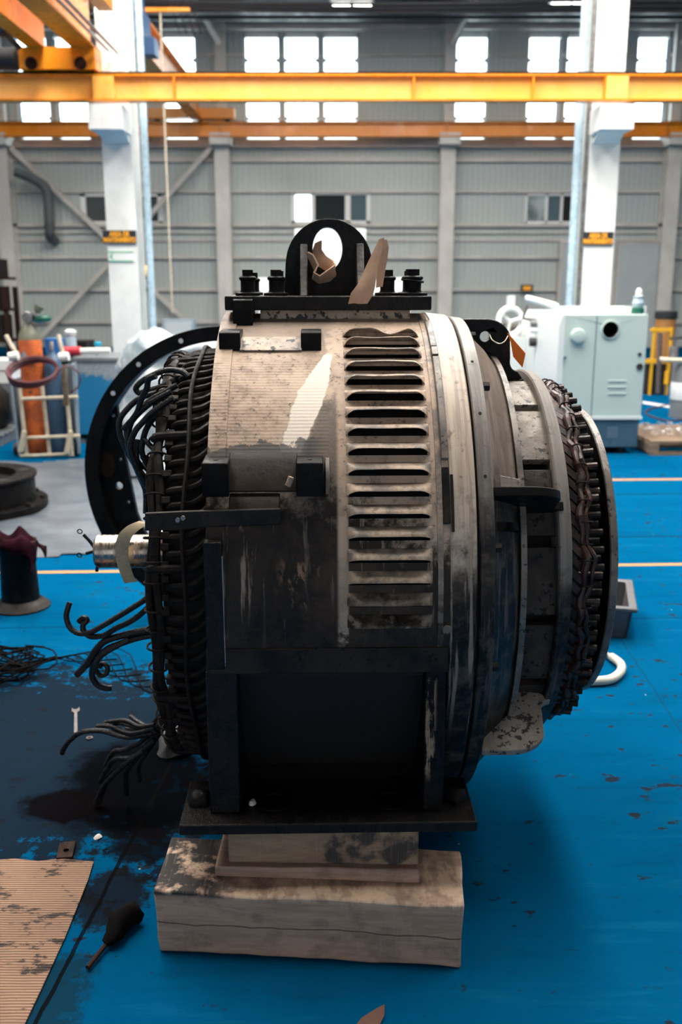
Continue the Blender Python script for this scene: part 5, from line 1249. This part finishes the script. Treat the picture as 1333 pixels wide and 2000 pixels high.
# low shelf and switch box by the wall
p0, p1 = at(318,655,20), at(378,624,20); t = thing('control_box', 'pale grey control cabinet behind the end shield ring', 'cabinet', ((p0.x+p1.x)/2,20.2,0)); Wx = p1.x-p0.x
MB().span((-Wx/2,-0.2,0.1), (Wx/2,0.2,p1.z)).build('cabinet_body', M['greyblue'], t); MB().span((-Wx/2+0.05,-0.215,0.15), (Wx/2-0.05,-0.2,p1.z-0.05)).build('cabinet_door', M['door'], t); MB().span((-Wx/2+0.02,-0.18,0), (Wx/2-0.02,0.18,0.1)).build('plinth', M['grey'], t)
p0, p1 = at(80,700,15), at(225,668,15); t = thing('work_bench', 'dark work bench behind the steel bin near the left column', 'bench', ((p0.x+p1.x)/2,15.4,0)); Wx = p1.x-p0.x
MB().span((-Wx/2,-0.4,p1.z-0.3), (Wx/2,0.4,p1.z-0.22)).build('bench_top', M['rust'], t); MB().span((-Wx/2+0.1,-0.3,0.3), (Wx/2-0.1,0.38,p1.z-0.3)).build('drawer_unit', M['coil'], t)
for xx in (-Wx/2+0.05,Wx/2-0.05):
    for yy in (-0.35,0.35): MB().span((xx-0.04,yy-0.04,0), (xx+0.04,yy+0.04,p1.z-0.3)).build('leg', M['rust'], t)
MB().span((-Wx/2+0.2,-0.2,p1.z-0.22), (Wx/2-0.5,0.3,p1.z)).build('tool_tray', M['coil'], t)

Yv = 22.0; pv = at(653,600,Yv); t = thing('white_cabinet', 'white equipment cabinet by the back wall seen through the lifting eye', 'cabinet', (pv.x,Yv+0.5,0))
for nm, p0, p1, y0, y1 in (('lower_housing',503,803,542,640),('upper_housing',575,716,446,542)):
    xa_, xb_, zt_v = at(p0,y0,Yv).x-pv.x, at(p1,y0,Yv).x-pv.x, at(653,y0,Yv).z
    MB().span((xa_,-0.5,0.12 if nm[0] == 'l' else at(653,y1,Yv).z), (xb_,0.5,zt_v)).build(nm, M['white'], t, bevel=0.04)
    MB().span((xa_+0.15,-0.52,0.3 if nm[0] == 'l' else at(653,y1,Yv).z+0.1), (xb_-0.15,-0.501,zt_v-0.12)).build('door_panel', M['frame_white'], t, bevel=0.01)
MB().span((at(510,600,Yv).x-pv.x,-0.45,0), (at(796,600,Yv).x-pv.x,0.45,0.12)).build('plinth', M['grey'], t)

# ================================================================== LATHE (right)
Ym = 9.62; xa, xb = at(1096,760,Ym).x, at(1257,760,Ym).x; zb_ = at(1200,815,Ym).z; zt_m = at(1200,614,Ym).z; Lm = 1.9
lathe = thing('lathe', 'pale mint green lathe headstock cabinet with a dark round spindle hole', 'lathe', ((xa+xb)/2, Ym, 0)); Wm = (xb-xa)/2
def lx(px, py, y=Ym): q = at(px,py,y); return Vector((q.x-(xa+xb)/2, q.y-Ym, q.z))
hole_c = lx(1193,644); body = MB()
body.prism([(-Wm,zb_),(Wm,zb_),(Wm,zt_m),(-Wm,zt_m)], (0,0.02,0), (1,0,0), (0,0,1), 0.04, [arc(hole_c.x,hole_c.z,0.082,0,350,24)])
body.span((Wm-0.03,0.04,zb_), (Wm,Lm,zt_m)); body.span((-Wm,0.04,zt_m-0.03), (Wm,Lm,zt_m)); body.span((-Wm,Lm-0.03,zb_), (Wm,Lm,zt_m))
body.build('cabinet', M['machine'], lathe, bevel=0.008)
# rounded left flank
b = MB(); rings = []
for y in (0.0, Lm): rings.append([Vector((-Wm+0.01,y,zt_m)), Vector((-Wm-0.02,y,zt_m-0.01)), Vector((-Wm-0.05,y,zt_m-0.12)), Vector((-Wm-0.05,y,zb_)), Vector((-Wm+0.01,y,zb_))])
b.loft(rings); b.build('side_cover', M['machinelight'], lathe)
MB().lathe_z([(0.085,0.0),(0.085,0.30),(0.078,0.30),(0.078,0.0)], seg=28, caps=False).build('spindle_tube', M['deep'], lathe, loc=(hole_c.x,0.31,hole_c.z), rot=(pi/2,0,0))
MB().cyl((hole_c.x,0.30,hole_c.z), (hole_c.x,0.32,hole_c.z), 0.09, seg=24).build('spindle_plug', M['deep'], lathe)
MB().lathe_z([(0.082,0.0),(0.096,0.0),(0.096,0.012),(0.082,0.016),(0.082,0.0)], seg=28, caps=False).build('spindle_collar', M['machine'], lathe, loc=(hole_c.x,0.0,hole_c.z), rot=(pi/2,0,0))
q = lx(1129,656); MB().lathe_z([(0.075,0),(0.075,0.02),(0.062,0.055),(0.01,0.062)], seg=28).build('round_cover', M['machine'], lathe, loc=(q.x,0,q.z), rot=(pi/2,0,0))
q = lx(1162,700); MB().span((q.x-0.004,-0.003,zb_+0.01), (q.x+0.004,0.0,zt_m-0.02)).build('door_seam', M['machinebase'], lathe)
for py, r_ in ((692,0.018),(716,0.033)): q = lx(1250,py); MB().cyl((q.x,0,q.z), (q.x,-0.012,q.z), r_, seg=16).build('knob', M['rubber'], lathe)
for py in (744,756,769): q = lx(1206,py); MB().span((q.x-0.09,-0.010,q.z-0.007), (q.x+0.09,0,q.z+0.007)).build('vent_slot', M['machine'], lathe, bevel=0.004)
MB().span((-Wm-0.01,-0.012,zb_-0.02), (Wm+0.01,0.03,zb_+0.01)).build('seam_trim', M['machinelight'], lathe)
MB().span((-Wm-0.04,0.01,0.07), (Wm-0.015,Lm,zb_-0.02)).build('base_cabinet', M['machinebase'], lathe, bevel=0.006)
for xx in (-Wm+0.08,Wm-0.15):
    for yy in (0.12,Lm-0.15): MB().cyl((xx,yy,0), (xx,yy,0.07), 0.05, seg=14).build('levelling_foot', M['rubber'], lathe)
q = lx(1198,846)
for k in range(4): MB().span((q.x-0.06,0.006,q.z+0.045-0.03*k), (q.x+0.05,0.0095,q.z+0.060-0.03*k)).build('vent_slot', M['vinyl'], lathe)
MB().span((-Wm-0.02,0.30,zt_m), (Wm+0.07,0.36,zt_m+0.075)).build('splash_guard', M['machinelight'], lathe)
for px, py, r_, m_ in ((1046,668,0.05,'rubber'),(1059,632,0.035,'grey'),(1057,645,0.03,'gloss_white')):
    yy = 1.1; zz = at(px,py,Ym+yy).z; MB().cyl((-Wm-0.05,yy,zz), (-Wm-0.12,yy,zz), r_, seg=16).build('control_knob', M[m_], lathe)
q = lx(1098,698); MB().cyl((-Wm+0.02,0,q.z), (-Wm+0.02,-0.05,q.z), 0.012, seg=8).build('lever', M['machinebase'], lathe)
# chuck and tailstock wheel at the far end
c = lx(997,628,Ym+1.75); ch = MB().torus(c, 0.155, 0.035, (0.35,-1,0.05), 40, 10).build('hand_wheel', M['gloss_white'], lathe)
MB().cyl(c+Vector((-0.0,0,0.15)), c+Vector((0.0,0,0.30)), 0.05, seg=14).build('wheel_post', M['gloss_white'], ch)
for a_ in (0.3,2.4,4.5): MB().cyl(c, c+Vector((0.15*cos(a_),0,0.15*sin(a_))), 0.018, seg=8).build('spoke', M['gloss_white'], ch)
c2 = c+Vector((0.26,0.0,-0.06)); MB().cyl(c2+Vector((-0.12,0.1,0)), c2+Vector((0.10,0.1,0)), 0.14, seg=28).build('chuck', M['gloss_white'], lathe); MB().cyl(c2+Vector((-0.30,0.1,-0.02)), c2+Vector((-0.10,0.1,-0.02)), 0.06, seg=16).build('jaw', M['chrome'], lathe)
MB().span((c.x-0.2,-0.1+1.75,0.1), (-Wm,Lm+0.1,c.z-0.18)).build('lathe_bed', M['machinelight'], lathe)
a_, b2 = lx(1022,622,Ym+1.3), lx(1031,596,Ym+1.3); arm = MB().tube([a_, (a_+b2)/2, b2], 0.016, 8).build('lamp_arm', M['chrome'], lathe)
MB().cyl(lx(1030,583,Ym+1.25), lx(1088,598,Ym+0.9), 0.036, seg=14).build('lamp_tube', M['gloss_white'], arm)
MB().tube([a_, Vector((-Wm-0.04,1.2,zt_m-0.1))], 0.016, 8).build('lamp_arm', M['chrome'], lathe)
# loose things on top of the lathe
q = at(1246,612,Ym+0.15); t = thing('oil_can', 'green oil can with pale top standing on the lathe', 'oil can', (q.x,Ym+0.15,zt_m+0.001)); hh = at(1246,563,Ym+0.15).z-zt_m
MB().lathe_z([(0.06,0),(0.062,0.01),(0.062,hh*0.22),(0.05,hh*0.26)], seg=20).build('can_base', M['green'], t); MB().lathe_z([(0.045,hh*0.26),(0.06,hh*0.42),(0.045,hh*0.60),(0.055,hh*0.68),(0.03,hh*0.72)], seg=20).build('can_body', M['bottle'], t); MB().lathe_z([(0.032,hh*0.72),(0.03,hh*0.9),(0.015,hh)], seg=16).build('cap', M['gloss_white'], t)
for px0, px1, hh, lab in ((1194,1220,0.07,'polished white block on top of the lathe, left of two'),(1224,1233,0.05,'small polished white part on the lathe beside the green oil can')):
    p0, p1 = at(px0,603,Ym+0.2), at(px1,603,Ym+0.2)
    o = MB().span((0,-0.05,0), (p1.x-p0.x,0.05,hh)).build('machined_block', M['gloss_white'], loc=(p0.x,Ym+0.2,zt_m+0.001), bevel=0.012); tag(o, lab, 'machine part')
p0 = at(1128,600,Ym+0.5); tag(MB().lathe_z([(0.13,0),(0.14,0.015),(0.13,0.05),(0.05,0.06)], seg=28).build('round_tray', M['machine'], loc=(p0.x,Ym+0.55,zt_m+0.001)), 'round pale tray on top of the lathe', 'tray')
p0 = at(1144,600,Ym+0.2); tag(MB().lathe_z([(0.05,0),(0.045,0.06),(0.02,0.10),(0.018,0.17),(0.006,0.18)], seg=16).build('funnel', M['machinelight'], loc=(p0.x,Ym+0.2,zt_m+0.001)), 'pale funnel on top of the lathe before the white column', 'funnel')

# ---- pallet with shavings
a = floor_at(1244,889); zp = 0.15; t = thing('pallet', 'brown wooden pallet on the blue floor right of the lathe', 'pallet', (a.x+0.75, a.y, 0), radians(2))
for k in range(7): MB().span((-0.62,k*0.17,zp-0.025), (0.62,k*0.17+0.13,zp)).build('deck_board', M['palletwood'], t)
for xx in (-0.58,-0.02,0.54): MB().span((xx-0.05,0,0.025), (xx+0.05,1.15,zp-0.025)).build('bearer', M['palletwood'], t)
for yy in (0.0,0.5,1.02): MB().span((-0.62,yy,0.0), (0.62,yy+0.12,0.025)).build('bottom_board', M['palletwood'], t)
b = MB()
for k in range(150):
    c = Vector((random.uniform(-0.5,0.55), random.uniform(0.25,1.05), 0.012)); r_ = random.uniform(0.012,0.03); n_ = random.randint(5,8); ph = random.uniform(0,6)
    b.tube([c+Vector((r_*cos(ph+j)*(1+0.2*j/n_), r_*sin(ph+j), 0.004+0.006*j)) for j in range(n_)], 0.004, 4)
tag(b.build('metal_shavings', M['chips'], loc=(a.x+0.75,a.y,zp), rot=(0,0,radians(2))), 'curly metal shavings scattered over the wooden pallet', 'shavings', kind='stuff')

# ---- far right clutter
Yf = 15.0; t = thing('yellow_frame', 'yellow lifting frame with dark base behind the lathe', 'frame', (at(1290,700,Yf).x, Yf, 0))
def fx(px, py): q = at(px,py,Yf); return Vector((q.x-at(1290,700,Yf).x, 0, q.z))
for px0, px1, y0, y1 in ((1271,1277,640,768),(1304,1310,640,768)): p, q = fx(px0,y1), fx(px1,y0); MB().span((p.x,-0.03,0), (q.x,0.03,q.z)).build('post', M['yellow'], t)
for y0, y1, xa_, xb2 in ((641,647,1271,1310),(701,709,1262,1310)): p, q = fx(xa_,y1), fx(xb2,y0); MB().span((p.x,-0.035,p.z), (q.x,0.035,q.z)).build('cross_bar', M['yellow'], t)
p, q = fx(1262,768), fx(1304,712); MB().span((p.x,0.05,0), (q.x,0.6,q.z)).build('base_unit', M['rubber'], t)
p, q = fx(1283,762), fx(1291,650); MB().bar((p.x,-0.08,0.03), (q.x-0.02,-0.05,q.z), 0.05, 0.05).build('strut', M['chrome'], t)
p = fx(1298,735); MB().cyl((p.x,-0.12,p.z-0.11), (p.x,-0.12,p.z+0.09), 0.035, seg=12).build('ram', M['yellow'], t)
c = at(1300,640,16.5); t = thing('amber_drum', 'tall amber drum with a dark cap behind the yellow frame', 'drum', (c.x,16.5,0)); zz = at(1300,608,16.5).z
MB().lathe_z([(0.17,0),(0.17,zz-0.12),(0.165,zz-0.1)], seg=28).build('drum_body', M['amber'], t); MB().lathe_z([(0.185,zz-0.12),(0.19,zz-0.10),(0.185,zz),(0.12,zz+0.01)], seg=28).build('cap', M['rubber'], t)
c = floor_at(1336,815); r_ = (at(1336,750,c.y).x-at(1308,750,c.y).x); t = thing('oil_drum', 'grey oil drum with a broad white band at the right edge', 'drum', c); zz = at(1330,708,c.y).z; z1_, z2_ = at(1330,780,c.y).z, at(1330,745,c.y).z
MB().lathe_z([(r_,0),(r_,zz*0.98),(r_*0.97,zz),(r_*0.9,zz-0.01)], seg=36).build('drum_body', M['grey'], t); MB().lathe_z([(r_+0.002,z1_),(r_+0.006,z1_+0.01),(r_+0.006,z2_-0.01),(r_+0.002,z2_)], seg=36, caps=False).build('white_band', M['frame_white'], t)
for zz_ in (zz*0.33, zz*0.66): MB().torus((0,0,zz_), r_, 0.008, seg=36, s2=6).build('hoop', M['grey'], t)
MB().span((-0.03,-0.2,zz), (0.3,0.1,zz+0.04)).build('lid_plate', M['steel'], t)
o = MB().tube([Vector((-0.06,0,0.045)), Vector((0.03,0.0,0.05)), Vector((0.18,0.02,0.045))], 0.042, 12, sub=4).build('rolled_cloth', M['pink'], loc=c+Vector((0,-0.12,zz+0.04))); crumple(o, 0.012, 20); tag(o, 'rolled magenta cloth on the grey oil drum', 'cloth')
o = MB().tube([at(1290,702,c.y-0.1)-c, at(1303,703,c.y-0.14)-c, Vector((-0.02,-0.14,zz+0.032))], 0.03, 10).build('wooden_handle', M['cream'], loc=c); tag(o, 'tan wooden handle reaching from the oil drum to the yellow frame', 'handle')
q = at(1316,690,c.y+0.1); t = thing('hand_pump', 'grey hand pump fitted on the oil drum', 'pump', (q.x,c.y+0.1,zz)); MB().cyl((0,0,0.04), (0,0,0.20), 0.06, seg=16).build('pump_body', M['steel'], t); MB().cyl((0,0,0.2), (0,0,0.30), 0.02, seg=10).build('pump_rod', M['chrome'], t); MB().cyl((-0.06,0,0.30), (0.12,0,0.32), 0.018, seg=8).build('pump_handle', M['rubber'], t)
pts = [floor_at(x,y,0.012) for x,y in ((1340,818),(1305,822),(1270,812),(1262,804),(1285,795),(1330,786))]
tag(MB().tube([p-pts[0] for p in pts], 0.010, 6, sub=6).build('air_hose', M['maroon'], loc=pts[0]), 'thin dark hose looped on the floor before the oil drum', 'hose')
pts = [floor_at(x,y,0.002) for x,y in ((1257,784),(1310,792),(1310,797),(1255,788))]
tag(MB().add([p-pts[0] for p in pts]+[p-pts[0]+Vector((0,0,0.003)) for p in pts], [(0,1,2,3),(4,5,6,7)]+[(i,(i+1)%4,(i+1)%4+4,i+4) for i in range(4)]).build('floor_strip', M['frame_white'], loc=pts[0]), 'white painted strip on the floor between lathe and oil drum', 'floor marking')

# ---- grey crate and cream hose right of the motor
c = floor_at(1200,1246); t = thing('plastic_crate', 'grey plastic crate on the floor behind the motor end disc', 'crate', c+Vector((-0.085,0.24,0)), radians(-14))
zz = 0.155; b = MB()
for sgn in (-1,1):
    b.loft([[Vector((-0.20,sgn*0.20,0)), Vector((0.20,sgn*0.20,0)), Vector((0.22,sgn*0.225,zz)), Vector((-0.22,sgn*0.225,zz))], [Vector((-0.20,sgn*0.185,0)), Vector((0.20,sgn*0.185,0)), Vector((0.22,sgn*0.205,zz)), Vector((-0.22,sgn*0.205,zz))]])
    b.loft([[Vector((sgn*0.20,-0.20,0)), Vector((sgn*0.20,0.20,0)), Vector((sgn*0.22,0.225,zz)), Vector((sgn*0.22,-0.225,zz))], [Vector((sgn*0.185,-0.20,0)), Vector((sgn*0.185,0.20,0)), Vector((sgn*0.205,0.225,zz)), Vector((sgn*0.205,-0.225,zz))]])
b.span((-0.19,-0.19,0), (0.19,0.19,0.01)); b.build('crate_body', M['greycrate'], t)
MB().prism([(-0.24,-0.245),(0.24,-0.245),(0.24,0.245),(-0.24,0.245)], (0,0,zz+0.002), (1,0,0), (0,1,0), 0.022, [[(-0.20,-0.205),(0.20,-0.205),(0.20,0.205),(-0.20,0.205)]]).build('crate_rim', M['greycrate'], t, bevel=0.006)
MB().span((-0.02,-0.2,zz-0.04), (0.0,0.2,zz)).build('divider', M['greycrate'], t)
pts = [floor_at(x,y,0.022) for x,y in ((1120,1270),(1160,1268),(1195,1283),(1213,1297),(1213,1312),(1195,1326),(1165,1330),(1130,1330))]
t = thing('cream_hose', 'thick cream hose curved on the blue floor beside the motor', 'hose', (pts[3].x,pts[3].y,0)); o3_ = Vector((pts[3].x,pts[3].y,0))
MB().tube([p-o3_ for p in pts[2:]], 0.020, 12, sub=6).build('hose_body', M['hose'], t); MB().tube([p-o3_ for p in pts[:3]], 0.013, 10, sub=5).build('hose_core', M['steel'], t)
